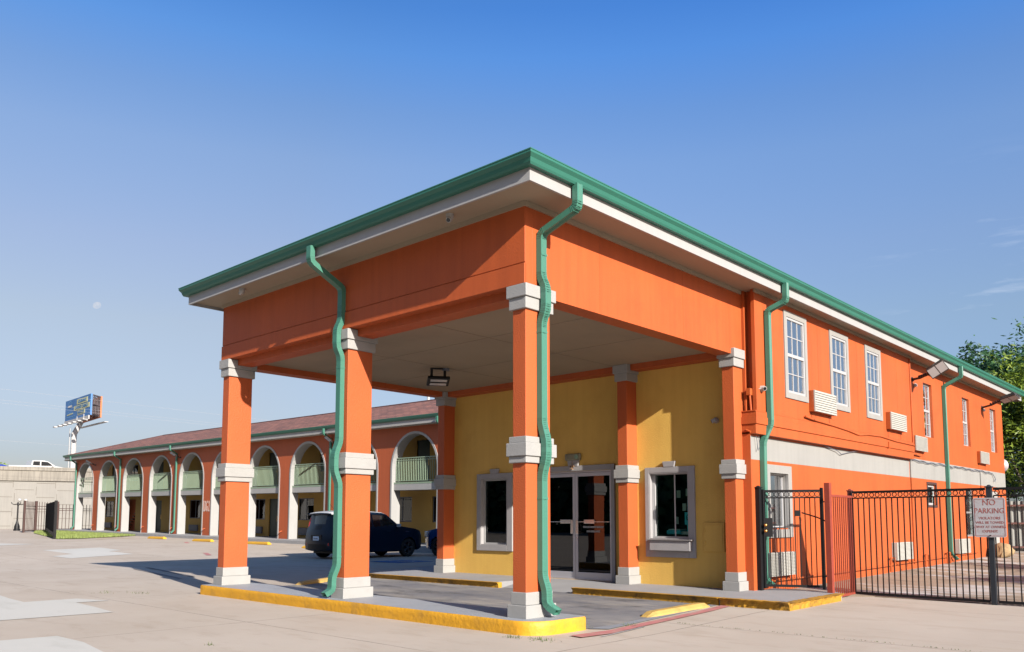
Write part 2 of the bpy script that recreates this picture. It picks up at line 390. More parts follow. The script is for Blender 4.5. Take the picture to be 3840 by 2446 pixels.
def sheet(name, poly, m, dz=.006, label=None, kind="structure"):
    # subdivide polygon in a simple fan about its outline following the ground
    from mathutils.geometry import delaunay_2d_cdt
    pts = [Vector(p) for p in poly]; n = len(pts)
    x0, x1 = min(p.x for p in pts), max(p.x for p in pts); y0, y1 = min(p.y for p in pts), max(p.y for p in pts)
    extra = []
    y = y0 + 1
    while y < y1:
        x = x0 + 1
        while x < x1: extra.append(Vector((x, y))); x += 2.5
        extra += [Vector((q, y + .3)) for q in (1, 4) if x0 + .1 < q < x1 - .1 and y + .3 < y1 - .1]
        y += 2
    V, E, F, *_ = delaunay_2d_cdt(pts + extra, [(i, (i+1) % n) for i in range(n)], [], 1, 1e-5)
    b = MB(); b.v = [(v.x, v.y, gz(v.x, v.y) + dz) for v in V]; b.f = [tuple(f) for f in F]
    o = b.build(name, m); return struct(o, kind)
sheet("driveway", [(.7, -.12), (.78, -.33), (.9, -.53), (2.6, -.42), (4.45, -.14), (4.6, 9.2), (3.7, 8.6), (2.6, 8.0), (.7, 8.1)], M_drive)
sheet("new_concrete_patch", [(-2.8, 9.9), (-2.88, 9.1), (-2.914, 8.3), (-2.5, 8.33), (-2.107, 8.32), (-1.85, 7.6), (-2.365, 7.62), (-2.42, 6.7), (-2.52, 5.79), (-3.2, 5.82), (-3.96, 5.85), (-9, 5.6), (-9, 9.9)], M_patch)
sheet("new_concrete_patch", [(-4.55, 3.79), (-3.98, 3.73), (-3.96, 3.0), (-4.076, 2.2), (-4.3, .5), (-9, .6), (-9, 3.9)], M_patch)
sheet("new_concrete_patch", [(3.7, 27.67), (6.21, 28.77), (6.02, 26.24), (5.36, 25.75), (5.46, 23.81), (2.88, 22.55), (2.74, 23.82), (3.71, 24.72)], M_patch)
sheet("new_concrete_patch", [(4.64, 35.9), (5.54, 34.2), (3.9, 33.4), (0, 32.5), (-1, 36)], M_patch)
sheet("red_line_marking", [(.07, -.80), (.10, -.60), (.8, -.66), (1.33, -.60), (2.2, -.57), (3.3, -.50), (4.50, -.34), (4.50, -.50), (3.3, -.66), (2.1, -.73), (1.2, -.78), (.6, -.86)], M_red, .014)
sheet("red_line_marking", [(7.2, 21.8), (11.8, 33.0), (12.0, 33.0), (7.4, 21.8)], M_red, .010)
sheet("white_line_marking", [(.3, -.93), (1.4, -.80), (1.4, -.775), (.3, -.90)], M_whitep, .011)
sheet("grey_line_marking", [(.76, -.36), (.9, -.58), (4.4, -.30), (4.4, -.16), (2.4, -.32), (1.3, -.40)], M_greyp, .011)
for a, b_ in ((1.2, 11.5), (1.7, 11.9)):
    sheet("white_line_marking", [(a, b_), (a + .9, b_ + 4.5), (a + 1.0, b_ + 4.5), (a + .1, b_)], M_drive, .010)
for k in range(4):
    yy = 39.5 + k * 2.4
    sheet("yellow_line_marking", [(10.2 + k * .6, yy), (12.6 + k * .45, yy + 1.0), (12.6 + k * .45, yy + 1.15), (10.2 + k * .6, yy + .15)], M_stop, .010)
# accessible parking emblem painted on the lot
t = bpy.data.objects.new("accessible_parking_marking", None); COL.objects.link(t); t["kind"] = "structure"; t["_org"] = (9.2, 13.3, 0); t.location = (9.2, 13.3, 0)
zb = gz(9, 13.3) + .006
B(8.55, 9.95, 12.7, 14.1, zb + .002, zb + .006).build("blue_square", M_blue, t)
b = MB()
for k in range(20):
    a0, a1 = R(200 + k * 13), R(213 + k * 13)
    b.quad(*[(9.25 + r * math.cos(a), 13.35 + r * math.sin(a), zb + .010) for r, a in ((.3, a0), (.38, a0), (.38, a1), (.3, a1))])
b.box(9.2, 9.6, 13.32, 13.4, zb + .008, zb + .0115); b.box(9.2, 9.28, 13.4, 13.8, zb + .008, zb + .012); b.box(9.6, 9.66, 13.1, 13.39, zb + .008, zb + .0118)
b.cyl((9.24, 13.9, zb + .008), (9.24, 13.9, zb + .0116), .07, n=14)
b.build("wheelchair_symbol", M_whitep, t)

def rounded(poly, radii, seg=8):
    out = []; n = len(poly)
    for i, (p, r) in enumerate(zip(poly, radii)):
        p = Vector(p); a = Vector(poly[i-1]); c = Vector(poly[(i+1) % n])
        if r <= 0: out.append(tuple(p)); continue
        da, dc = (a - p).normalized(), (c - p).normalized(); ang = da.angle(dc); d = r / math.tan(ang / 2)
        s_, e = p + da * d, p + dc * d; cen = p + (da + dc).normalized() * (r / math.sin(ang / 2))
        v0, v1 = s_ - cen, e - cen; a0 = math.atan2(v0.y, v0.x); a1 = math.atan2(v1.y, v1.x)
        while a1 - a0 > math.pi: a1 -= 2 * math.pi
        while a1 - a0 < -math.pi: a1 += 2 * math.pi
        for k in range(seg + 1):
            t_ = a0 + (a1 - a0) * k / seg; out.append((cen.x + r * math.cos(t_), cen.y + r * math.sin(t_)))
    return out

# raised island under the front columns: painted yellow kerb and pale grey top
isl = rounded([(-.25, -.36), (.76, -.38), (.70, 1.2), (.68, 7.75), (-.25, 7.66)], [.34, .10, .2, .05, .04])
k = MB(); n = len(isl)
fine = []
for i in range(n):
    a, b2 = Vector(isl[i]), Vector(isl[(i+1) % n]); m_ = max(1, int((b2 - a).length / .12))
    for j in range(m_): fine.append(a.lerp(b2, j / m_))
def izt(y): return .167 + max(0, y) * .0034
rows = []
for dz, off in ((-.08, 0), (.0, 0), (.05, .001), (.10, .0), (.15, .002), (.167, .014)):
    r_ = []
    cx_, cy_ = .22, 3.6
    for p in fine:
        j = random.uniform(-.0025, .0025)
        d = Vector((cx_ - p.x, 0)); d = d.normalized() if d.length else d
        z = dz if dz < .1 else dz + (izt(p.y) - .167)
        r_.append((p.x + d.x * off + j, p.y + j + (off if p.y < 1 else -off), z))
    rows.append(k.ring(r_))
for a, b2 in zip(rows[:-1], rows[1:]): k.bridge(a, b2)
kerbo = struct(k.build("island_kerb", M_kerby, smooth=True))
top = MB(); tp = [(p.x + (.012 if p.x < .22 else -.012), p.y + (.012 if p.y < 1 else -.012), izt(p.y) - .0005) for p in fine]
top.f.append(tuple(top.ring(tp))); struct(top.build("island_pavement", M_islt))

# walkway along the office wall, with kerbs and a sloped ramp to the doors
WZ = .167
wk = MB()
wk.prism([(4.06, 4.45), (5.70, 4.45), (5.70, 7.52), (7.6, 9.9), (5.0, 8.9), (4.06, 8.30)], 0, WZ)
wk.prism([(4.06, -1.47), (6.1, -1.44), (6.35, -1.2), (6.35, -.15), (5.70, -.15), (5.70, 2.25), (4.06, 2.25)], 0, WZ)
wk.prismv([(4.06, 2.25, .0), (5.70, 2.25, .0), (5.70, 2.25, WZ), (4.06, 2.25, WZ)], (0, .12, 0))
wk.box(5.0, 5.70, 2.37, 4.45, 0, WZ - .001)
wk.quad((5.0, 2.37, WZ - .001), (5.0, 4.45, WZ - .001), (4.06, 4.28, .056), (4.06, 2.62, .056))
wk.quad((5.0, 2.37, WZ - .001), (4.06, 2.62, .056), (4.06, 2.37, WZ)); wk.quad((5.0, 4.45, WZ - .001), (4.06, 4.45, WZ), (4.06, 4.28, .056))
wk.quad((4.06, 2.37, 0), (4.06, 2.62, .056), (4.06, 2.37, WZ)); wk.quad((4.06, 4.45, 0), (4.06, 4.28, .056), (4.06, 4.45, WZ))
struct(wk.build("walkway", M_walk))
def rough_kerb(name, path, w, h, m, jit):
    b = MB(); prev = None; path = [Vector(p) for p in path]; pts = []
    for a, c in zip(path[:-1], path[1:]):
        m_ = max(1, int((c - a).length / .05))
        for j in range(m_): pts.append((a.lerp(c, j / m_), (c - a).normalized()))
    pts.append((path[-1], (path[-1] - path[-2]).normalized()))
    for p, d in pts:
        o = Vector((d.y, -d.x)); j = lambda s=1: random.uniform(-jit, jit) * s
        prof = [(0, -.03), (-.012 + j(), .0), (-.004 + j(), h * .35 + j()), (.0 + j(), h * .7 + j()), (.012 + j(), h - .02 + j()), (.05 + j(), h + .004 + j(.4)), (w + j(2), h + .003)]
        rg = b.ring([(p.x + o.x * q, p.y + o.y * q, z) for q, z in prof] + [(p.x + o.x * w, p.y + o.y * w, -.03)])
        if prev: b.bridge(prev, rg)
        else: b.f.append(tuple(reversed(rg)))
        prev = rg
    b.f.append(tuple(prev)); return struct(b.build(name, m, smooth=False))
rough_kerb("walkway_kerb", [(4.03, 8.3), (4.03, 4.30)], -.10, WZ, M_kerbw, .004)
rough_kerb("walkway_kerb", [(4.03, 2.50), (4.03, -.35)], -.10, WZ, M_kerbw, .004)
rough_kerb("walkway_kerb", [(4.02, -.38), (4.0, -1.5)], -.12, WZ, M_kerbw, .013)
rough_kerb("walkway_kerb", [(4.02, -1.50), (6.05, -1.46)], -.10, WZ, M_kerbw, .009)

# yard slab behind the fence
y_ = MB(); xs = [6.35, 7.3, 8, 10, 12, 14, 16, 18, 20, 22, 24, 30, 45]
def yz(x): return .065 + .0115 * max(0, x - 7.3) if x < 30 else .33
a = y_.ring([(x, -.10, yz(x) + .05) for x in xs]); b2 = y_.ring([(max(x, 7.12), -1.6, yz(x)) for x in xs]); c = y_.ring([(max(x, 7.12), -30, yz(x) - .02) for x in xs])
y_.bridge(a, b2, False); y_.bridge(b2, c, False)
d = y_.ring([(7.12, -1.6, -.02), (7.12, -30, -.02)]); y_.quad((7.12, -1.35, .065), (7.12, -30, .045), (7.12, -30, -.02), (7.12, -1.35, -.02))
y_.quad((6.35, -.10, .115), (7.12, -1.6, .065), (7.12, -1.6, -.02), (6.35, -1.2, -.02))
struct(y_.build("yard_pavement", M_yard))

# ================================================================== MAIN BUILDING
MBD = thing("motel_office_building", "two-storey orange motel building with a drive-through canopy and ochre entrance wall", "building", (12, 4, 0))
XW, YW = 5.68, -.15       # entrance wall plane, side wall plane
# entrance wall (ochre), window and door openings
holes = [(5.58, 6.38, .81, 2.275), (2.81, 4.72, WZ, 2.345), (1.095, 1.93, 1.005, 2.23)]
MB().wall('x', XW, -.0, 7.5, 0, 4.32, holes, .12).build("entrance_wall", M_yel, MBD)
# side and rear walls
w = MB()
low = [(6.26, 7.02, 1.21, 2.19), (15.22, 15.92, 1.74, 2.27), (18.70, 19.40, .89, 2.265), (21.67, 22.47, .35, 2.26)]
w.wall('y', YW, 5.62, 23.4, 0, 2.86, low, .12)
w.quad((5.62, -.15, 0), (5.62, .0, 0), (5.62, .0, 2.86), (5.62, -.15, 2.86))
up2 = [(15.22, 15.95, 3.50, 4.90), (18.75, 19.49, 3.50, 4.90), (21.83, 22.58, 3.50, 4.88)]
w.wall('y', YW, 13.9, 23.4, 2.86, 5.5, up2, .12)
w.quad((23.4, -.15, 0), (23.4, 7.5, 0), (23.4, 7.5, 5.5), (23.4, -.15, 5.5))
w.quad((XW + .01, 7.5, 0), (23.4, 7.5, 0), (23.4, 7.5, 5.5), (XW + .01, 7.5, 5.5))
w.build("side_wall", M_orw, MBD)
up1 = [(6.93, 7.70, 3.69, 5.10), (9.03, 9.79, 3.70, 5.09), (10.97, 11.71, 3.69, 5.08)]
u = MB().wall('y', -.25, 5.69, 13.9, 3.24, 5.42, up1, .10)
u.quad((13.9, -.25, 2.84), (13.9, -.15, 2.84), (13.9, -.15, 5.42), (13.9, -.25, 5.42))
for a_, b_ in ((-.25, -.185), (-.05, .0)): u.quad((5.69, a_, 2.95), (5.69, b_, 2.95), (5.69, b_, 5.42), (5.69, a_, 5.42))
u.quad((5.80, -.185, 2.95), (5.80, -.05, 2.95), (5.80, -.05, 5.42), (5.80, -.185, 5.42))
u.quad((5.69, -.185, 2.95), (5.80, -.185, 2.95), (5.80, -.185, 5.42), (5.69, -.185, 5.42)); u.quad((5.69, -.05, 2.95), (5.80, -.05, 2.95), (5.80, -.05, 5.42), (5.69, -.05, 5.42))
u.build("upper_wall", M_orw, MBD)
# jetty band with ledges
j = MB(); j.box(5.62, 13.9, -.262, -.0, 2.83, 3.0); j.box(5.60, 13.9, -.285, -.0, 3.0, 3.13); j.box(5.625, 13.9, -.272, -.0, 3.13, 3.215); j.box(5.61, 13.9, -.268, -.0, 3.215, 3.235)
j.box(12.05, 12.11, -.31, -.25, 2.99, 3.13)
j.build("jetty_band", M_orw, MBD, bevel=.005)
# vertical board joints on upper wall and beams
class J:      # every joint line is its own small part
    def box(s, *a): B(*a).build("board_joint", M_ordark, MBD)
jn = J()
for x, z0, z1 in ((8.35, 3.24, 5.4), (10.4, 3.24, 5.4), (12.9, 3.24, 5.4)): jn.box(x, x + .006, -.2515, -.249, z0, z1)
for x in (1.55, 3.75): jn.box(x, x + .006, -.0015, .001, 4.23, 5.3)
for y in (2.35, 4.6, 6.9): jn.box(-.0015, .001, y, y + .006, 4.34, 4.57)
for y in (2.4, 5.3): jn.box(-.0015, .001, y, y + .006, 4.6, 5.3)
B(5.625, 13.86, -.1535, -.10, 2.393, 2.80).build("painted_band", M_band, MBD)
B(13.9, 23.403, -.1535, -.10, 2.393, 2.87).build("painted_band", M_band, MBD)

# canopy beams
beams = MB()
beams.box(0, .13, 0, 7.57, 4.31, 5.42); beams.box(.13, .42, .28, 7.30, 4.20, 5.0)
beams.build("front_beam", M_orw, MBD, bevel=.003)
B(-.022, .01, -.0, 7.57, 4.314, 4.572).build("beam_board", M_orw, MBD, bevel=.003)
B(-.010, .01, .004, 7.566, 4.588, 5.32).build("beam_board", M_orw, MBD, bevel=.003)
B(.13, XW + .01, 0, .28, 4.20, 5.42).build("side_beam", M_orw, MBD, bevel=.003)
B(.42, XW, 7.29, 7.57, 4.19, 5.42).build("far_beam", M_orw, MBD, bevel=.003)
B(5.40, XW, .28, 7.29, 4.19, 4.6).build("wall_beam", M_orw, MBD, bevel=.003)
ce = MB(); ce.quad((.42, .28, 4.30), (5.40, .28, 4.30), (5.40, 7.29, 4.30), (.42, 7.29, 4.30))
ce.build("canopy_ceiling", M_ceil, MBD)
M_cj = mat("dark_ceiling_joint", (.33, .25, .17), .9)  # ceiling joint strips, a darker tone of the ceiling paint
for y in (2.5, 5.0): B(.42, 5.40, y, y + .008, 4.2965, 4.30).build("ceiling_joint", M_cj, MBD)
for x in (1.9, 3.6): B(x, x + .008, .28, 7.29, 4.2970, 4.30).build("ceiling_joint", M_cj, MBD)

# soffit, wall trim, fascia, gutter, flat roof
PX0, PY0, PX1, PY1 = 0, 0, 23.4, 7.57
outer = [(-.55, 7.86), (-.55, -.56), (24.28, -.56), (24.28, 7.86)]
so = MB(); so.quad((-.53, -.54, 5.37), (24.26, -.54, 5.37), (24.26, 7.84, 5.37), (-.53, 7.84, 5.37)); so.build("soffit", M_soffit, MBD)
tr = MB()
tr.box(-.03, 0, -.03, 7.60, 5.305, 5.368); tr.box(0, 5.66, -.03, 0, 5.305, 5.368); tr.box(5.66, 13.93, -.28, -.25, 5.31, 5.368); tr.box(13.93, 23.43, -.18, -.15, 5.31, 5.368)
tr.build("soffit_trim", M_soffit, MBD)
fa = MB()
fa.sweep([(-.55, 7.86), (-.55, -.56), (24.28, -.56), (24.28, 7.86)], [(-.0, 5.32), (.0, 5.60), (-.03, 5.60), (-.03, 5.32)], closed=True)
fa.build("fascia", M_trim, MBD)
gp = [(0.003, 5.475), (.07, 5.475), (.085, 5.50), (.10, 5.545), (.135, 5.585), (.135, 5.612), (.142, 5.614), (.142, 5.628), (.128, 5.628), (.125, 5.60), (.003, 5.60)]
gu = MB(); gu.sweep([(-.55, 7.86), (-.55, -.56), (24.28, -.56), (24.28, 7.86)], gp, closed=True)
gu.build("gutter", M_greend, MBD, bevel=.002)
ro = MB(); ro.box(-.53, 24.26, -.54, 7.84, 5.42, 5.59); ro.build("roof", mat("grey_roof_felt", (.2, .19, .18), .9), MBD)

# downspouts
def bend(a, b, c, n=3, r=.1):
    a, b, c = Vector(a), Vector(b), Vector(c); p = b + (a - b).normalized() * r; q = b + (c - b).normalized() * r; o = []
    for i in range(n + 1):
        t = i / n; o.append(p * (1-t)**2 + b * 2*t*(1-t) + q * t*t)
    return o
def spout(name, pts, w, d, wdir, parent, label=None, r=.10, straps=()):
    path = [Vector(pts[0])]
    for a, b, c in zip(pts[:-2], pts[1:-1], pts[2:]):
        path += bend(a, b, c, 2, min(r * .6, (Vector(b)-Vector(a)).length * .45, (Vector(c)-Vector(b)).length * .45))
    path.append(Vector(pts[-1]))
    m_ = MB().duct(path, w, d, wdir, caps=False); wv = Vector(wdir).normalized()
    for a, b, c in zip(pts[:-2], pts[1:-1], pts[2:]):      # crimped elbows
        a, b, c = Vector(a), Vector(b), Vector(c); q = min(r * .6, (b - a).length * .45, (c - b).length * .45); p0, p2 = b + (a - b).normalized() * q, b + (c - b).normalized() * q
        for t_ in (-.15, .12, .38, .62, .88, 1.15):
            tt = min(1, max(0, t_)); pos = p0 * (1-tt)**2 + b * 2*tt*(1-tt) + p2 * tt*tt; tg = ((b - p0) * (1-tt) + (p2 - b) * tt).normalized(); pos += tg * (t_ - tt) * q
            m_.obox(pos, wv * (w / 2 + .0025), wv.cross(tg) * (d / 2 + .0025), tg * .0028)
    o = m_.build(name, M_green, parent)
    so_ = o.modifiers.new("thick", 'SOLIDIFY'); so_.thickness = .004; so_.offset = -1
    if label: o["label"] = label
    if straps:
        for c_, hw, hd, hz in straps: MB().obox(c_, Vector(wdir) * hw, Vector((1, 0, 0)) * hd if abs(wdir[1]) > .5 else Vector((0, 1, 0)) * hd, (0, 0, hz)).build("pipe_strap", M_green, o)
    return o
# corner downspout, on the side face of the near column
cx0 = .262
spout("downspout", [(cx0, -.63, 5.49), (cx0, -.63, 5.20), (cx0 - .005, -.045, 5.0), (cx0 - .005, -.045, 4.42), (cx0, -.112, 4.30), (cx0, -.112, 4.00), (cx0, -.045, 3.86), (cx0, -.045, 2.55),
      (cx0, -.112, 2.34), (cx0, -.112, 2.12), (cx0, -.045, 1.92), (cx0, -.045, .66), (cx0, -.112, .50), (cx0, -.112, .32), (cx0 + .05, -.24, .235)], .108, .080, (1, 0, 0), MBD,
      straps=[((cx0, -.045, 4.72), .058, .044, .012), ((cx0, -.045, 3.72), .058, .044, .012), ((cx0, -.045, 1.62), .058, .044, .012)])
cy0 = 3.80
spout("downspout", [(-.63, cy0, 5.49), (-.63, cy0, 5.25), (-.046, cy0, 4.96), (-.046, cy0, 4.62), (-.046, cy0 - .0, 4.45), (-.112, cy0 + .02, 4.30), (-.112, cy0 + .02, 4.02), (-.046, cy0, 3.88), (-.046, cy0, 2.55),
      (-.112, cy0 + .02, 2.36), (-.112, cy0 + .02, 2.10), (-.046, cy0, 1.92), (-.046, cy0, .66), (-.115, cy0 + .02, .50), (-.115, cy0 + .02, .30), (-.21, cy0 + .08, .235)], .108, .080, (0, 1, 0), MBD,
      straps=[((-.046, cy0, 3.70), .058, .044, .012), ((-.046, cy0, .80), .058, .044, .012)])
spout("downspout", [(6.13, -.63, 5.49), (6.13, -.63, 5.17), (6.08, -.31, 5.04), (6.08, -.31, 3.02), (6.0, -.20, 2.72), (5.97, -.20, .34), (6.07, -.26, .24)], .108, .080, (1, 0, 0), MBD)
spout("downspout", [(16.92, -.63, 5.49), (16.92, -.63, 5.20), (16.86, -.20, 4.98), (16.86, -.20, .45), (17.15, -.27, .30)], .108, .080, (1, 0, 0), MBD)
spout("downspout", [(.35, 7.93, 5.49), (.35, 7.93, 5.2), (.35, 7.62, 5.05), (.35, 7.62, 4.9)], .108, .080, (1, 0, 0), MBD)

# columns: plain orange shaft, stepped base, collar and cap
def column(x, y, zb, depth, label=None):
    sx, sy = depth, .2165
    sh = B(x, x + sx, y, y + sy, zb, 4.0).build("column", M_or, MBD, bevel=.006)
    def blk(name, tiers):
        b = MB()
        for o, z0, z1 in tiers: b.box(x - o, x + sx + (o if depth > .4 else 0), y - o, y + sy + o, z0, z1)
        b.build(name, M_white, sh, bevel=.008)
    blk("base_block", [(.05, zb - .004, zb + .156), (.019, zb + .156, zb + .31)])
    blk("collar", [(.036, 2.057, 2.14), (.061, 2.14, 2.305), (.036, 2.305, 2.385)])
    blk("cap_block", [(.036, 3.99, 4.14), (.061, 4.14, 4.30)])
for x, y, zb, d in ((0, 0, .167, .466), (0, 3.669, .176, .466), (0, 7.29, .192, .466), (5.353, 0, WZ, .33), (5.353, 2.215, WZ, .33), (5.353, 7.28, WZ, .33)): column(x, y, zb, d)

# entrance window, service window, door
def surround(y0, y1, z0, z1, yo, yi, zo, zi, key, name="window_surround"):
    """y0..y1 outer, yo..yi opening, drawn as four butted boxes plus keystone"""
    b = MB(); X0, X1 = XW - .045, XW
    b.box(X0, X1, y0, yo, z0, z1); b.box(X0, X1, yi, y1, z0, z1); b.box(X0, X1, yo, yi, zi, z1)
    if zo > z0: b.box(X0, X1, yo, yi, z0, zo)
    o = b.build(name, M_sur, MBD, bevel=.006)
    if key:
        k = MB(); kb, kt, kz0, kz1 = key; c = (y0 + y1) / 2
        k.prismv([(X0 - .006, c - kb, kz0), (X0 - .006, c + kb, kz0), (X0 - .006, c + kt, kz1), (X0 - .006, c - kt, kz1)], (.046, 0, 0)); k.build("keystone", M_sur, o, bevel=.005)
    return o
surround(5.42, 6.50, .685, 2.38, 5.58, 6.38, .81, 2.275, (.115, .135, 2.378, 2.48))
surround(2.725, 4.85, WZ, 2.45, 2.81, 4.72, WZ, 2.345, None, "door_surround")
surround(.967, 2.02, .675, 2.335, 1.095, 1.93, 1.005, 2.23, (.11, .135, 2.333, 2.437))
def frame(ax, v, u0, u1, z0, z1, t, d, name, m, parent, inner=()):
    b = MB()
    bx = (lambda a, c, e, f: b.box(v, v + d, a, c, e, f)) if ax == 'x' else (lambda a, c, e, f: b.box(a, c, v, v + d, e, f))
    bx(u0, u0 + t, z0, z1); bx(u1 - t, u1, z0, z1); bx(u0 + t, u1 - t, z0, z0 + t); bx(u0 + t, u1 - t, z1 - t, z1)
    for i in inner: b.box(*i)
    return b.build(name, m, parent, bevel=.002)
f1 = frame('x', XW + .05, 5.58, 6.38, .81, 2.275, .05, .04, "window", M_vinyl, MBD)
B(XW + .066, XW + .072, 5.63, 6.33, .86, 2.225).build("pane", M_glassd, f1)
frame('x', XW - .040, 5.582, 6.378, .812, 2.273, .014, .088, "reveal_liner", M_sur, f1)
# decorative iron scrollwork behind the lobby window
sc = MB()
for a0, b0, r0 in ((5.8, 1.9, .11), (6.1, 2.0, .12), (5.95, 1.6, .10), (5.75, 1.4, .11), (6.15, 1.55, .09)):
    pts = [(XW + .16, a0 + r0 * (1 - q / 22) * math.cos(q * .45), b0 + r0 * (1 - q / 22) * math.sin(q * .45)) for q in range(20)]
    sc.tube(pts, .006, 5)
for yy in (5.7, 5.85, 6.0, 6.15, 6.3): sc.tube([(XW + .17, yy, .82), (XW + .17, yy, 2.27)], .005, 5)
sc.build("iron_grille", M_black, f1)
# doors
fr = frame('x', XW + .03, 2.81, 4.72, WZ, 2.345, .035, .08, "door_frame", M_alum, MBD)
for y0, y1, hy in ((2.845, 3.762, 3.70), (3.77, 4.685, 3.83)):
    z0, z1 = WZ + .02, 2.305
    b = MB(); X0, X1 = XW + .05, XW + .09
    b.box(X0, X1, y0, y0 + .06, z0, z1); b.box(X0, X1, y1 - .06, y1, z0, z1); b.box(X0, X1, y0 + .06, y1 - .06, z0, z0 + .13); b.box(X0, X1, y0 + .06, y1 - .06, z1 - .07, z1)
    dr = b.build("door", M_alum, MBD, bevel=.003)
    B(X0 + .017, X0 + .023, y0 + .06, y1 - .06, z0 + .13, z1 - .07).build("pane", M_glassdoor, dr)
    hb = MB(); hb.box(X1, X1 + .02, y0 + .06, y1 - .06, 1.31, 1.33); hb.box(X1 - .06, X1 - .04, y0 + .06, y1 - .06, 1.315, 1.328)
    hb.box(X0 - .01, X0 + .01, hy - (.42 if hy < 3.75 else -.06), hy - (.16 if hy < 3.75 else -.32), 1.285, 1.365); hb.build("push_bar", M_chrome, dr, bevel=.003)
    hd = MB(); hd.box(X0 - .035, X0 - .012, hy - .032, hy + .032, 1.08, 1.36); hd.box(X0 - .014, X0, hy - .01, hy + .01, 1.1, 1.34); hd.build("handle", M_chrome, dr, bevel=.003)
    if hy < 3.75:
        MB().cyl((X0 - .008, 3.725, 1.0), (X0, 3.725, 1.0), .014, n=12).build("lock", M_chrome, dr)
        for s_, z_ in (("THIS DOOR TO REMAIN UNLOCKED", 1.215), ("DURING BUSINESS HOURS", 1.13)):
            # letters are stuck on for readers inside, so they read mirrored from out here
            text("door_lettering", s_, .05, (X0 + .010, 3.32, z_), (0, 1, 0), (0, 0, 1), M_vinyl, dr, extrude=.0008, sx=.62 if len(s_) > 22 else .56, bold=.002)
# emergency light and wilted posy over the door
el = MB(); el.box(XW - .07, XW, 3.55, 3.94, 2.56, 2.70); e_ = el.build("emergency_light", mat("grimy_beige_plastic", (.33, .31, .2), .5, var=.15, scale=9), MBD, bevel=.025, seg=3)
MB().cyl((XW - .085, 3.63, 2.63), (XW - .068, 3.63, 2.63), .045, n=16).build("lens", mat("pale_green_lens", (.35, .55, .42), .2), e_)
MB().prismv([(XW - .055, 3.62, 2.45), (XW - .055, 3.86, 2.45), (XW - .055, 3.88, 2.56), (XW - .055, 3.6, 2.56)], (.05, 0, 0)).build("keystone", M_sur, e_)
po = MB()
for k_ in range(26):
    a = random.uniform(0, 6.28); r_ = random.uniform(.0, .05); c_ = Vector((XW - .075 + random.uniform(-.015, .01), 3.74 + r_ * math.cos(a), 2.42 + r_ * 1.5 * math.sin(a)))
    d = Vector((random.uniform(-1, 1), random.uniform(-1, 1), random.uniform(-1, 1))).normalized() * .022; e = d.orthogonal().normalized() * .012
    po.quad(c_ - d, c_ + e, c_ + d, c_ - e)
po.tube([(XW - .075, 3.74, 2.46), (XW - .07, 3.745, 2.55)], .005, 5)
po.build("dried_posy", mat("dried_flowers", (.42, .22, .09), .8, var=.4, scale=40), e_)
# service window
f2 = frame('x', XW + .045, 1.095, 1.93, 1.02, 2.23, .035, .06, "window", M_vinyl, MBD, inner=[(XW + .05, XW + .10, 1.86, 1.895, 1.055, 2.195)])
frame('x', XW - .040, 1.097, 1.928, 1.007, 2.228, .014, .083, "reveal_liner", M_sur, f2)
B(XW + .07, XW + .076, 1.43, 1.455, 1.055, 2.195).build("mullion", M_vinyl, f2)
B(XW + .085, XW + .091, 1.13, 1.86, 1.055, 2.195).build("pane", M_glassd, f2)
B(XW - .16, XW + .04, .985, 1.93, .985, 1.005).build("counter_shelf", mat("speckled_granite", (.35, .33, .33), .4, var=.35, scale=90), f2, bevel=.003)
B(XW - .13, XW - .046, 1.03, 1.88, .80, .980).build("deal_drawer", M_sur, f2, bevel=.006)
# room behind the glass
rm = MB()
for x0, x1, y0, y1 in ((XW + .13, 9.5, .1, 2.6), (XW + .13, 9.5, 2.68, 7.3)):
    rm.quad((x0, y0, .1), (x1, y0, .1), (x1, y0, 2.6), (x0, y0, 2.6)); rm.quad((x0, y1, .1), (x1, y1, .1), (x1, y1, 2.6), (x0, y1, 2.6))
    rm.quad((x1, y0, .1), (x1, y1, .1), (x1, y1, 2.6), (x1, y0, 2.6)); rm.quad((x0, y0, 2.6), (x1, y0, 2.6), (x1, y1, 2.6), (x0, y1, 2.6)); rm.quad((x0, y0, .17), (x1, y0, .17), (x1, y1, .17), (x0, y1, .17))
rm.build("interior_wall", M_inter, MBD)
M_turq = mat("turquoise_plastic", (.15, 1.3, 1.6), .5); M_paper = mat("paper", (1.5, 1.5, 1.4), .8)
desk = thing("reception_desk", "dark reception desk behind the service window, seen through the glass", "desk", (6.3, 1.45, .17))
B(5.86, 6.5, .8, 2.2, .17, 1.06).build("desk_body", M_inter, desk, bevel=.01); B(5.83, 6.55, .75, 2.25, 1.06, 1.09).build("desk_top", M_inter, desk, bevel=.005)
pr = thing("desk_printer", "turquoise-tinted printer on the reception desk behind the service window", "printer", (6.15, 1.62, 1.09))
B(5.88, 6.2, 1.42, 1.72, 1.091, 1.17).build("printer_body", M_turq, pr, bevel=.02); B(5.89, 6.18, 1.46, 1.68, 1.171, 1.19).build("paper_tray", M_paper, pr, bevel=.004)
ph = thing("paper_stack", "pale stack of papers at the right of the reception desk", "papers", (6.1, 1.22, 1.09))
for k_ in range(5): MB().obox((5.96, 1.27, 1.096 + k_ * .011), Vector((.09, .02 * (k_ % 3 - 1), 0)), Vector((-.015 * (k_ % 2), .10, 0)), (0, 0, .005)).build("paper", M_paper, ph)
ns_ = thing("no_smoking_card", "turquoise card with a no-smoking symbol standing on the reception desk", "sign", (6.02, 1.15, 1.3))
B(5.88, 5.89, 1.14, 1.32, 1.27, 1.50).build("card", M_turq, ns_)
rg = MB()
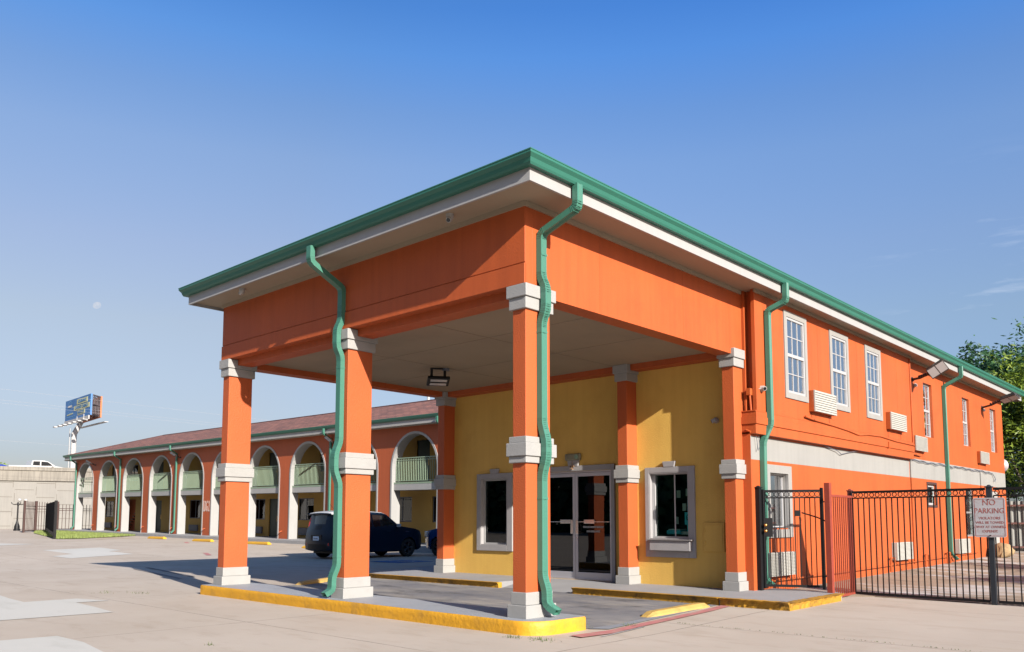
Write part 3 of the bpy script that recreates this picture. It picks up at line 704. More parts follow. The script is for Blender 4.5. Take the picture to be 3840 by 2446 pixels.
for k_ in range(16):
    a0, a1 = k_ * math.pi / 8, (k_ + 1) * math.pi / 8
    rg.quad(*[(5.877, 1.23 + r * math.cos(a), 1.40 + r * math.sin(a)) for r, a in ((.05, a0), (.062, a0), (.062, a1), (.05, a1))])
rg.quad((5.877, 1.19, 1.435), (5.877, 1.198, 1.443), (5.877, 1.27, 1.365), (5.877, 1.262, 1.357)); rg.quad((5.8765, 1.19, 1.395), (5.8765, 1.19, 1.408), (5.8765, 1.27, 1.408), (5.8765, 1.27, 1.395))
rg.build("prohibition_symbol", M_dark, ns_)
B(5.89, 5.90, 1.18, 1.28, 1.09, 1.27).build("card_stand", M_turq, ns_)
tp_ = thing("turquoise_notice", "narrow turquoise notice fixed above the no-smoking card inside the service window", "notice", (6.04, 1.16, 1.52))
B(5.90, 5.906, 1.19, 1.27, 1.52, 1.72).build("notice_card", M_turq, tp_)
for yy, zz_, lb in ((1.75, 1.35, "lowest pale notice pinned in the dark office, nearest the left side"), (1.70, 1.85, "upper left pale notice pinned in the dark office behind the service window"), (1.58, 1.60, "middle pale notice pinned in the dark office, right of the lowest one"), (1.5, 1.88, "topmost pale notice pinned in the office, nearest the window mullion")):
    tag(B(6.3, 6.305, yy - .04, yy + .04, zz_ - .07, zz_ + .07).build("wall_notice", M_paper), lb, "notice", "notices pinned inside the office")
# electrical cabinet on the ochre wall
cb = MB(); cb.box(XW - .03, XW, .40, .81, .80, 1.31); cbo = cb.build("meter_cabinet", M_yel, MBD, bevel=.006)
B(XW - .038, XW - .0305, .43, .78, .845, 1.27).build("cabinet_door", M_yel, cbo, bevel=.004)
for z_ in (.95, 1.18): MB().cyl((XW - .04, .775, z_ - .035), (XW - .04, .775, z_ + .035), .012, n=8).build("hinge", M_yel, cbo)

# upper windows with muntins
def sash_window(x0, x1, z0, z1, yv, casing, dark=False):
    if casing:
        o = MB(); c = .11
        yc = yv - .10
        cas = frame('y', -.275, x0 - c, x1 + c, z0 - c, z1 + c, c - .003, .03, "window", M_casing, MBD)
        p = cas; v = -.262
    else: p = None; v = yv
    t = .04; zm = (z0 + z1) / 2
    fr = frame('y', v, x0, x1, z0, z1, t, .05, "frame" if p else "window", M_vinyl, p or MBD, inner=[(x0 + t, x1 - t, v + .002, v + .05, zm - .03, zm + .03)])
    par = fr if not p else p
    mu = MB(); y0 = v + .012
    for sa, sb in ((z0 + t, zm - .03), (zm + .03, z1 - t)):
        for i in (1, 2):
            xx = x0 + t + (x1 - x0 - 2 * t) * i / 3; mu.box(xx - .008, xx + .008, y0, y0 + .012, sa, sb)
        zz_ = (sa + sb) / 2; mu.box(x0 + t, x1 - t, y0 + .001, y0 + .011, zz_ - .008, zz_ + .008)
    mu.build("muntin", M_vinyl, par)
    MB().box(x0 + t, x1 - t, v + .026, v + .031, z0 + t, zm - .03).box(x0 + t, x1 - t, v + .022, v + .027, zm + .03, z1 - t).build("pane", M_glassup, par)
    B(x0, x1, v + .06, v + .07, z0, z1).build("curtain", mat_c, par)
mat_c = mat("dim_curtain", (.32, .35, .42), .8, var=.3, scale=5)
for x0, x1, z0, z1 in up1: sash_window(x0, x1, z0, z1, -.25, True)
for x0, x1, z0, z1 in up2: sash_window(x0 + .0, x1 - .0, z0, z1, -.08, False)
# ground floor windows of the side wall
lw = frame('y', -.19, 6.12, 7.14, 1.045, 2.335, .145, .045, "window", M_casing, MBD)
fw = frame('y', -.07, 6.26, 7.02, 1.21, 2.19, .04, .04, "frame", M_vinyl, lw)
frame('y', -.1495, 6.262, 7.018, 1.212, 2.188, .018, .079, "reveal_liner", M_casing, lw)
B(6.30, 6.98, -.055, -.05, 1.25, 2.15).build("pane", M_glassup, lw); B(6.27, 7.01, -.03, -.02, 1.21, 2.19).build("curtain", M_curt, lw)
sw = frame('y', -.165, 15.16, 15.98, 1.68, 2.33, .06, .03, "window", M_rust, MBD)
frame('y', -.10, 15.22, 15.92, 1.74, 2.27, .06, .03, "frame", M_vinyl, sw); B(15.28, 15.86, -.085, -.08, 1.8, 2.21).build("pane", M_glassd, sw)
B(15.22, 15.92, -.04, -.035, 1.74, 2.27).build("curtain", M_curt, sw)
gw = frame('y', -.12, 18.70, 19.40, .89, 2.265, .05, .04, "window", M_vinyl, MBD, inner=[(18.75, 19.35, -.118, -.08, 1.55, 1.60)])
B(18.75, 19.35, -.09, -.085, .94, 2.215).build("pane", M_glassd, gw); B(18.70, 19.40, -.04, -.035, .89, 2.265).build("curtain", mat_c, gw)
gr = MB()
for k_ in range(6): gr.tube([(18.76 + k_ * .118, -.165, .90), (18.76 + k_ * .118, -.165, 2.25)], .006, 5)
for z_ in (1.15, 1.4, 1.75, 2.0):
    for k_ in range(5): gr.tube([(18.82 + k_ * .118 + .05 * math.cos(a_ * .785), -.165, z_ + .05 * math.sin(a_ * .785)) for a_ in range(9)], .004, 4)
gr.build("iron_grille", M_black, gw)
dd = B(21.67, 22.47, -.11, -.07, .35, 2.26).build("door", M_plastic, MBD, bevel=.004); MB().cyl((21.8, -.16, 1.2), (22.0, -.16, 1.2), .015, n=8).build("handle", M_chrome, dd)

# air conditioners of the side wall
def ac(x0, x1, z0, z1, yw, out, cover, n=14, legs=True, steel=False):
    o = B(x0, x1, yw - out + .02, yw + .0, z0, z1).build("air_conditioner", cover, MBD, bevel=.008)
    g = MB(); yf = yw - out
    g.box(x0, x1, yf + .012, yf + .019, z0, z1)
    h = (z1 - z0) / n
    for k_ in range(n): g.box(x0 + .012, x1 - .012, yf - .004, yf + .0118, z0 + k_ * h + h * .12, z0 + k_ * h + h * .70)
    g.box(x0, x0 + .012, yf - .006, yf + .0119, z0, z1); g.box(x1 - .012, x1, yf - .006, yf + .0119, z0, z1)
    g.build("grille", M_ac, o)
    if legs:
        b = MB()
        for xx in (x0 + .1, x1 - .1): b.obox((xx, yw - out / 2, z0 - .07), (.012, 0, 0), (0, out / 2.4, .05), (0, .01, .01))
        b.build("bracket", M_ordark, o)
ac(7.86, 8.90, 3.42, 3.83, -.25, .12, M_ordark, 9); ac(12.07, 13.11, 3.42, 3.815, -.25, .12, M_ordark, 9)
ac(14.15, 15.05, 3.07, 3.44, -.15, .10, M_ordark); ac(20.1, 21.05, 3.05, 3.41, -.15, .11, M_ordark)
ac(5.98, 7.00, .38, .79, -.15, .12, M_ac, 16); ac(12.4, 13.5, .44, .84, -.15, .12, M_ac); ac(17.35, 18.45, .45, .84, -.15, .12, M_ac)
# conduits, wires and pipes of the side wall
def runs(name, m, *paths):
    for r_, path, n_ in paths: MB().tube(path, r_, n_).build(name, m, MBD)
runs("conduit", M_orw,
    (.02, [(7.6, -.285, 3.30), (8.0, -.285, 3.27), (8.9, -.285, 3.24), (9.7, -.285, 3.20), (10.3, -.285, 3.15), (10.8, -.285, 3.20), (11.6, -.285, 3.22), (12.6, -.285, 3.18), (13.87, -.285, 3.17), (13.93, -.19, 3.12), (13.93, -.19, 2.98), (14.7, -.19, 2.96)], 8),
    (.018, [(5.72, -.20, 2.83), (5.66, -.20, 2.95), (5.64, -.17, 3.2), (5.635, -.155, 3.5)], 8), (.018, [(5.72, -.05, 2.89), (5.60, -.09, 2.90), (5.60, -.17, 2.86)], 8), (.02, [(13.86, -.26, 5.3), (13.86, -.27, 3.15)], 8))
B(5.60, 5.69, -.18, -.10, 3.50, 3.62).build("junction_box", M_ordark, MBD, bevel=.005)
runs("conduit", M_band, (.014, [(13.93, -.172, 2.86), (13.93, -.172, 2.393)], 6), (.014, [(20.3, -.172, 2.85), (20.3, -.172, 2.393)], 6))
runs("conduit", M_ordark, (.014, [(13.93, -.172, 2.390), (13.93, -.172, .3)], 6), (.014, [(20.3, -.172, 2.390), (20.3, -.172, 1.3)], 6))
runs("water_pipe", M_ordark, (.017, [(6.0, -.20, .30), (7.2, -.20, .30), (9.2, -.20, .31), (11.5, -.20, .33), (14.6, -.20, .37), (19.5, -.19, .42)], 8),
    *[(.02, [(xx, -.22, .20), (xx, -.22, .50), (xx + .25, -.22, .50), (xx + .25, -.22, .20)], 6) for xx in (12.1, 14.6, 16.4)])
pts = [(14.0 + k_ * .19, -.175, 2.83 + .015 * math.sin(k_ * 1.7) + .01 * math.sin(k_ * .63)) for k_ in range(40)] + [(21.7, -.18, 2.80), (21.9, -.2, 2.66), (21.8, -.2, 2.56)]
runs("cable", M_acd, (.009, pts, 5), (.007, [(p[0], p[1] - .01, p[2] - .03 + .012 * math.sin(p[0] * 5)) for p in pts], 5),
    (.007, [(8.6, -.2, 2.825), (9.3, -.2, 2.76), (9.5, -.2, 2.70), (9.9, -.19, 2.76), (10.4, -.2, 2.82)], 5), (.005, [(5.75, -.2, 2.80), (5.80, -.2, 2.55), (5.86, -.2, 2.62), (5.84, -.2, 2.80)], 5))
# floodlights
def flood(base, head, nrm, par, size=(.30, .19, .09), dark=M_bronze, lens=None):
    """shoebox floodlight on a slip-fitter arm; nrm is where the lens looks"""
    base, head, nrm = Vector(base), Vector(head), Vector(nrm).normalized(); d = head - base; f = (d - nrm * d.dot(nrm)).normalized(); r_ = f.cross(nrm)
    L, w_, h_ = size; st_ = head - f * L
    arm = MB().tube([base, base.lerp(st_, .5) + Vector((0, 0, -.03)), st_], .03, 8); arm.cyl(base, base + d.normalized() * .03, .06, n=10)
    for k in range(4): arm.cyl(base.lerp(st_, .45 + k * .12), base.lerp(st_, .5 + k * .12), .045, n=8)
    a = arm.build("floodlight", dark, par)
    b = MB(); A_ = b.ring([head + f * sx * L + r_ * sy * w_ + nrm * h_ for sx, sy in ((-1, -1), (1, -1), (1, 1), (-1, 1))]); C_ = b.ring([head + f * sx * L * .8 + r_ * sy * w_ * .8 - nrm * h_ for sx, sy in ((-1, -1), (1, -1), (1, 1), (-1, 1))])
    b.bridge(A_, C_); b.f += [tuple(reversed(A_)), tuple(C_)]; b.build("lamp_head", dark, a, bevel=.012)
    for s_ in (-.48, .48): MB().obox(head + f * L * s_ + nrm * (h_ + .001), f * L * .43, r_ * w_ * .78, nrm * .004).build("lens", lens or M_lens, a)
    return a
flood((14.35, -.15, 4.86), (14.15, -.80, 5.03), (-.78, -.35, -.42), MBD, (.22, .15, .09)); flood((20.9, -.15, 4.80), (20.75, -.95, 5.02), (-.35, -.15, -.9), MBD, (.24, .16, .06))
for x in (14.5, 21.0):
    MB().lathe((x, -.18, 4.72), [(.02, .06), (.05, .03), (.055, 0), (.04, -.03)], 10).build("conduit_outlet", M_plastic, MBD)
# canopy ceiling light: two-bar bracket carrying a flat floodlight
cl = MB(); cl.obox((3.085, 5.195, 4.17), (.018, 0, 0), (0, .018, 0), (0, 0, .125)); cl.obox((3.295, 5.045, 4.17), (.018, 0, 0), (0, .018, 0), (0, 0, .125)); cl.obox((3.19, 5.12, 4.284), (.12, -.086, 0), (.015, .02, 0), (0, 0, .010))
clo = cl.build("canopy_light", M_black, MBD)
MB().obox((3.19, 5.12, 4.045), Vector((.175, -.125, .0)), Vector((.085, .12, -.055)), (.012, .017, .030)).build("lamp_housing", M_black, clo, bevel=.02)
for s_ in (-.045, .045): MB().obox((3.176 + s_ * .85, 5.10 + s_ * 1.2, 4.012 - s_ * .55), Vector((.13, -.093, 0)), Vector((.022, .031, -.014)), (.001, .002, .003)).build("lens", M_lens, clo)
B(3.25, 3.36, 4.98, 5.08, 4.25, 4.297).build("junction_box", M_acd, clo, bevel=.004)
# cameras
def dome(c, n_, look, par):
    n_ = Vector(n_).normalized(); c = Vector(c); look = Vector(look).normalized()
    b = MB().cyl(c, c + n_ * .05, .055, .05, 16); b.cyl(c + n_ * .05, c + n_ * .09, .05, .03, 16); o = b.build("security_camera", M_plastic, par, smooth=False)
    q = c + n_ * .055; MB().cyl(q, q + look * .062, .042, .036, 16).build("camera_head", M_plastic, o); MB().cyl(q + look * .062, q + look * .066, .028, n=14).build("lens", M_dark, o)
dome((-.33, 1.04, 5.37), (0, 0, -1), (-.7, -.3, -.6), MBD); dome((-.35, 6.30, 5.37), (0, 0, -1), (-.1, .9, -.4), MBD)
dome((5.88, -.25, 3.63), (0, -1, 0), (-.8, -.6, -.2), MBD)
dome((5.68, .52, 3.12), (-1, 0, 0), (-.5, .8, -.4), MBD)
MB().tube([(5.69, -.2, 3.62), (5.83, -.27, 3.62)], .005, 5).build("cable", M_plastic, MBD)
sd = MB(); sd.lathe((0, 0, 0), [(.30, .05), (.29, .045), (.15, .01), (.0, 0)], 20)
sd.v = [(23.60 - v[2] * .9, .0 + v[0] * .8, 3.15 + v[1] * .8) for v in sd.v]
sdo = sd.build("satellite_dish", mat("pinkish_dish", (.55, .48, .5), .5), MBD, smooth=True); MB().tube([(23.4, 0, 3.0), (23.6, -.15, 3.05)], .02, 6).build("mounting_arm", M_acd, sdo)

# ================================================================== FAR WING
X2 = 15.8
WG = thing("motel_wing", "long two-storey orange motel wing with white-trimmed arches and a red shingle roof", "building", (X2, 36, .0095 * 36), rot=(.0095, 0, 0), org=(X2, 36, 0))
P, AW = 4.01, 2.95
ARCH = [19.04 + P * k for k in range(-2, 10)]
ZS, RAD, ZB, ZT = 3.41, AW / 2, .0, 5.20
wa = MB(); TH = .45
def archpts(y0, rad=RAD, n=20, zc=ZS):
    c = y0 + RAD; return [(c + rad * math.cos(math.pi * k / n), zc + rad * math.sin(math.pi * k / n)) for k in range(n + 1)]   # from high y to low y
edges = [10.4] + [y for a in ARCH for y in (a, a + AW)] + [58.5]
for X in (X2, X2 + TH):
    for a, b_ in zip(edges[0::2], edges[1::2]): wa.quad((X, a, ZB), (X, b_, ZB), (X, b_, ZT), (X, a, ZT))
    for y0 in ARCH:
        ap = archpts(y0)
        for (ya, za), (yb, zb_) in zip(ap[:-1], ap[1:]): wa.quad((X, ya, za), (X, ya, ZT), (X, yb, ZT), (X, yb, zb_))
wa.quad((X2, 58.5, ZB), (X2 + TH, 58.5, ZB), (X2 + TH, 58.5, ZT), (X2, 58.5, ZT)); wa.quad((X2, 10.4, ZB), (X2 + TH, 10.4, ZB), (X2 + TH, 10.4, ZT), (X2, 10.4, ZT))
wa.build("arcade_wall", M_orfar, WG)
at0 = None
for i, y0 in enumerate(ARCH):
    t_ = MB(); ap = [(y0 + AW, .10)] + archpts(y0) + [(y0, .10)]
    op = [(y0 + AW + .09, .10)] + [(y0 + RAD + (RAD + .09) * math.cos(math.pi * k / 20), ZS + (RAD + .09) * math.sin(math.pi * k / 20)) for k in range(21)] + [(y0 - .09, .10)]
    A = t_.ring([(X2 - .02, y, z) for y, z in ap]); Bk = t_.ring([(X2 + TH + .01, y, z) for y, z in ap])
    ap2 = [(y - .012 if y > y0 + RAD else y + .012, z - (.012 if z > ZS else 0)) for y, z in ap]
    A2 = t_.ring([(X2 - .02, y, z) for y, z in ap2]); B2 = t_.ring([(X2 + TH + .01, y, z) for y, z in ap2]); O = t_.ring([(X2 - .02, y, z) for y, z in op]); O2 = t_.ring([(X2, y, z) for y, z in op])
    t_.bridge(A2, B2, False); t_.bridge(O, A2, False); t_.bridge(O2, O, False); t_.bridge(B2, Bk, False)
    t_.build("arch_trim", M_trim, WG)
    r_ = MB(); XR = X2 + .17
    r_.box(XR, XR + .05, y0 + .01, y0 + AW - .01, 3.84, 3.88); r_.box(XR + .01, XR + .04, y0 + .01, y0 + AW - .01, 3.745, 3.77); r_.box(XR + .01, XR + .04, y0 + .01, y0 + AW - .01, 2.85, 2.88)
    NP = 8 if i == len(ARCH) - 1 else 25
    for k_ in range(NP + 1): yy = y0 + .06 + k_ * (AW - .12) / NP; r_.box(XR + .013, XR + .037, yy - .0075, yy + .0075, 2.88, 3.745); r_.box(XR + .013, XR + .037, yy - .0075, yy + .0075, 3.77, 3.84)
    r_.build("railing", M_rail, WG)
sl = MB()
for y0 in ARCH: sl.box(X2 + .10, X2 + .30, y0 + .013, y0 + AW - .013, 2.46, 2.72)
sl.box(X2 + TH + .012, X2 + 1.8, 10.45, 58.45, 2.50, 2.78); sl.build("balcony_slab", M_trim, WG)
sl = MB()
for y0 in ARCH: sl.box(X2 + .095, X2 + .31, y0 + .013, y0 + AW - .013, 2.722, 2.80)
sl.build("slab_edge_trim", M_rail, WG)
XB = X2 + 1.8
wins = [20.6, 23.45, 31.3, 36.05, 43.55, 56.65, 12.5, 16.5]; doors = [34.45, 27.6, 40.3, 48.65, 49.75, 14.6]
hl = [(y - .72, y + .72, 1.06, 2.22) for y in wins] + [(y - .45, y + .45, .0, 2.22) for y in doors] + [(52.2, 53.9, 0, 2.32)]
upw = [20.2, 24.6, 29.4, 37.3, 45.4, 52.8]; upd = [22.0, 27.6, 32.7, 34.6, 40.5, 42.5, 48.6, 56.0]
hl += [(y - .72, y + .72, 3.6, 4.75) for y in upw] + [(y - .45, y + .45, 2.78, 4.80) for y in upd]
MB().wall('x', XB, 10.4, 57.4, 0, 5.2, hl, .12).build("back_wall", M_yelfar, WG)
for y, a0, a1 in [(y, 1.06, 2.22) for y in wins] + [(y, 3.6, 4.75) for y in upw]:
    f_ = frame('x', XB + .05, y - .72, y + .72, a0, a1, .05, .04, "window", M_acd, WG, inner=[(XB + .045, XB + .094, y - .02, y + .02, a0 + .05, a1 - .05)])
    B(XB + .065, XB + .07, y - .67, y + .67, a0 + .05, a1 - .05).build("pane", M_glassd, f_)
    cu = MB(); prev = None
    for s0, s1 in ((-.68, -.1), (.28, .68)):
        n_ = 16; ring = []
        for k_ in range(n_ + 1):
            yy = y + s0 + (s1 - s0) * k_ / n_; xx = XB + .16 + .025 * math.sin(k_ * 2.1)
            ring.append((xx, yy))
        for p_, q_ in zip(ring[:-1], ring[1:]): cu.quad((p_[0], p_[1], a0), (q_[0], q_[1], a0), (q_[0], q_[1], a1), (p_[0], p_[1], a1))
    cu.build("curtain", M_curt, f_)
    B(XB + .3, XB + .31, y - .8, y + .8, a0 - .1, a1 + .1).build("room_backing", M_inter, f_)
for y, z0, z1 in [(y, .12, 2.22) for y in doors] + [(y, 2.79, 4.80) for y in upd]:
    d_ = B(XB + .05, XB + .09, y - .45, y + .45, z0, z1).build("door", M_door, WG, bevel=.004)
    h_ = MB().cyl((XB, y - .36, z0 + .95), (XB + .05, y - .36, z0 + .95), .03, n=8); h_.box(XB + .02, XB + .05, y - .39, y - .33, z0 + .85, z0 + 1.15); h_.build("handle", M_brass, d_)
for y in wins:
    o = B(XB - .10, XB, y - .55, y + .55, .28, .66).build("air_conditioner", M_acd, WG, bevel=.01)
    g = MB()
    for k_ in range(9): g.box(XB - .108, XB - .101, y - .52, y + .52, .30 + k_ * .038, .32 + k_ * .038)
    g.build("grille", M_acd, o)
st = MB()
for k_ in range(9): st.box(XB + .2, XB + 1.2, 53.8 - k_ * .22, 54.0 - k_ * .22, .3 + k_ * .2, .36 + k_ * .2)
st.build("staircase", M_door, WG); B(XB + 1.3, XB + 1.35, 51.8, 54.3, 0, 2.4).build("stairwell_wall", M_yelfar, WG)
wf = MB(); wf.box(X2 + TH, XB + .5, 10.4, 57.4, 5.12, 5.20); wf.build("arcade_ceiling", M_soffit, WG)
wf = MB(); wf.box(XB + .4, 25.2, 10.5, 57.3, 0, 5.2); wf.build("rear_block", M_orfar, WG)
struct_wk = MB(); struct_wk.box(14.75, XB, 10.4, 59.2, -.12, .13)
o_ = struct_wk; o_.v = [(x, y, z + .0095 * y - (0 if y > 28 or z > 0 else .12)) for x, y, z in o_.v]
struct(o_.build("wing_walkway", M_walk, bevel=.01))
sf = MB(); sf.quad((15.32, 10.2, 5.2), (X2 + TH, 10.2, 5.2), (X2 + TH, 59.75, 5.2), (15.32, 59.75, 5.2)); sf.quad((15.32, 58.5, 5.2), (25.5, 58.5, 5.2), (25.5, 59.75, 5.2), (15.32, 59.75, 5.2)); sf.build("soffit", M_soffit, WG)
fa = MB(); fa.sweep([(15.42, 59.7), (15.42, 10.1), (25.6, 10.1), (25.6, 59.7)], [(0, 5.17), (0, 5.45), (-.03, 5.45), (-.03, 5.17)], closed=True); fa.build("fascia", M_trim, WG)
gu = MB(); gu.sweep([(15.42, 59.7), (15.42, 10.1), (25.6, 10.1), (25.6, 59.7)], [(.003, 5.42), (.06, 5.42), (.09, 5.47), (.12, 5.55), (.12, 5.57), (.10, 5.57), (.003, 5.5)], closed=True); gu.build("gutter", M_greend, WG)
def shingle():
    m = bpy.data.materials.new("red_shingles"); m.use_nodes = True; n, l = m.node_tree.nodes, m.node_tree.links; b = n["Principled BSDF"]; b.inputs["Roughness"].default_value = .9
    t = n.new("ShaderNodeTexCoord"); mp = n.new("ShaderNodeMapping"); mp.inputs["Rotation"].default_value = (0, 0, R(90)); l.new(t.outputs["Object"], mp.inputs[0])
    br = n.new("ShaderNodeTexBrick"); br.inputs["Scale"].default_value = 1; br.inputs["Brick Width"].default_value = .55; br.inputs["Row Height"].default_value = .22; br.inputs["Mortar Size"].default_value = .02
    br.inputs["Color1"].default_value = (.31, .125, .085, 1); br.inputs["Color2"].default_value = (.15, .06, .045, 1); br.inputs["Mortar"].default_value = (.07, .03, .03, 1)
    l.new(mp.outputs[0], br.inputs["Vector"])
    ns = n.new("ShaderNodeTexNoise"); ns.inputs["Scale"].default_value = .8; ns.inputs["Detail"].default_value = 8; l.new(t.outputs["Object"], ns.inputs["Vector"])
    mx = n.new("ShaderNodeMixRGB"); mx.blend_type = 'MULTIPLY'; mx.inputs[0].default_value = .6; l.new(br.outputs[0], mx.inputs[1]); l.new(ns.outputs[0], mx.inputs[2])
    l.new(mx.outputs[0], b.inputs[0]); bp = n.new("ShaderNodeBump"); bp.inputs["Strength"].default_value = .5; bp.inputs["Distance"].default_value = .02; l.new(br.outputs["Fac"], bp.inputs["Height"]); bp.invert = True; l.new(bp.outputs[0], b.inputs["Normal"])
    return m
rf = MB(); e0, e1, e2, e3 = (15.33, 10.0, 5.53), (25.7, 10.0, 5.53), (25.7, 59.8, 5.53), (15.33, 59.8, 5.53); r0, r1 = (20.5, 15.2, 7.17), (20.5, 54.7, 7.17)
rf.quad(e0, r0, r1, e3); rf.quad(e1, e2, r1, r0); rf.quad(e0, e1, r0); rf.quad(e3, r1, e2); rf.build("roof", shingle(), WG)
M_cap = mat("ridge_cap", (.12, .05, .05), .9)
MB().tube([r0, r1], .05, 6).tube([r1, e3], .04, 6).build("ridge_cap", M_cap, WG)
for y in (58.24, 50.5, 42.4, 26.55, 18.55):
    spout("downspout", [(15.30, y, 5.44), (15.30, y, 5.20), (15.73, y - .0, 4.95), (15.73, y, .35), (15.55, y, .20)], .108, .080, (0, 1, 0), WG, r=.08)
for y in (54.84, 42.0, 26.2):
    flood((X2, y, 4.72), (X2 - .55, y - .10, 4.93), (-.35, -.55, -.75), WG, (.19, .08, .035), lens=M_acd)
for y0 in ARCH[3:]:
    yy = y0 - .4; MB().tube([(X2, yy, .52), (X2 - .10, yy, .50), (X2 - .13, yy, .44)], .025, 6).build("pipe_stub", M_orfar, WG)
text("wing_lettering", "BLDG 2", .86, (X2 - .006, 38.69, 1.76), (0, -1, 0), (0, 0, 1), mat("lettering_paint", (.80, .62, .55), .6), WG, sx=.315, bold=.012, extrude=.004)

# ================================================================== WHEEL STOPS
def wheel_stop(name, m):
    b = MB(); L, w_, h_ = 1.0, .10, .13
    A = b.ring([(-w_, -.9, 0), (w_, -.9, 0), (w_, -.9, .06), (w_*.55, -.80, h_), (-w_*.55, -.80, h_), (-w_, -.9, .06)])
    C_ = b.ring([(-w_, .9, 0), (w_, .9, 0), (w_, .9, .06), (w_*.55, .80, h_), (-w_*.55, .80, h_), (-w_, .9, .06)])
    b.bridge(A, C_); b.f += [tuple(reversed(A)), tuple(C_)]
    return b.build(name, m, bevel=.012)
ws = wheel_stop("wheel_stop", M_stop)
spots = [(13.0, 33.35, "third wheel stop from the left in front of the arcade, left of the leftmost canopy column"), (13.1, 28.3, "yellow wheel stop seen between the leftmost and middle canopy columns, before the wing"), (13.05, 23.7, "yellow wheel stop half hidden behind the rear of the black hatchback"), (13.1, 38.8, "leftmost yellow wheel stop before the arcade, nearest the grass")]
spots = [(13.1, 38.8, "leftmost yellow wheel stop, nearest the grass patch before the arcade"), (13.0, 33.4, "yellow wheel stop just left of the leftmost canopy column, below the BLDG 2 lettering"), (13.1, 28.3, "yellow wheel stop seen between the leftmost and the middle canopy column"), (13.05, 23.6, "yellow wheel stop half hidden behind the rear of the black hatchback")]
for i, (x, y, lb) in enumerate(spots):
    o = ws if i == 0 else ws.copy()
    if i: COL.objects.link(o)
    o.location = (x, y, gz(x, y)); o.rotation_euler = (0, 0, R(2)); tag(o, lb, "wheel stop", "wheel stops along the wing")
M_bump = mat('weathered_yellow', (.70, .45, .12), .65, var=.1, scale=5, bump=.5, bscale=20, stain=(.3, .2, .08), stain_amt=.4, stain_scale=3)
def speed_block(x0, y0, x1, y1, w_, lb):
    a, c = Vector((x0, y0)), Vector((x1, y1)); d = (c - a).normalized(); nrm = Vector((d.y, -d.x)); L = (c - a).length; b = MB(); prev = None
    for k_ in range(13):
        t = k_ / 12; s_ = min(1, t * 12 / 1.2, (1 - t) * 12 / 1.2); h_ = .012 + .062 * math.sqrt(max(0, s_)); ww = w_ * (.75 + .25 * s_)
        p = a + d * L * t
        rg_ = b.ring([(p.x + nrm.x * q * ww, p.y + nrm.y * q * ww, z + gz(p.x, p.y)) for q, z in ((-1, -.01), (-.9, h_ * .5), (-.5, h_), (.5, h_), (.9, h_ * .5), (1, -.01))])
        if prev: b.bridge(prev, rg_)
        else: b.f.append(tuple(reversed(rg_)))
        prev = rg_
    b.f.append(tuple(prev)); o = b.build("speed_bump", M_bump, smooth=False, bevel=.008)
    tag(o, lb, "speed bump", "yellow bumps at the canopy drive-through")
speed_block(2.13, -.27, 3.82, -.26, .11, "low yellow bump across the near exit of the drive-through, beside the red line")
speed_block(1.98, 7.95, 3.7, 8.55, .12, "low yellow bump across the far exit of the drive-through, behind the island")

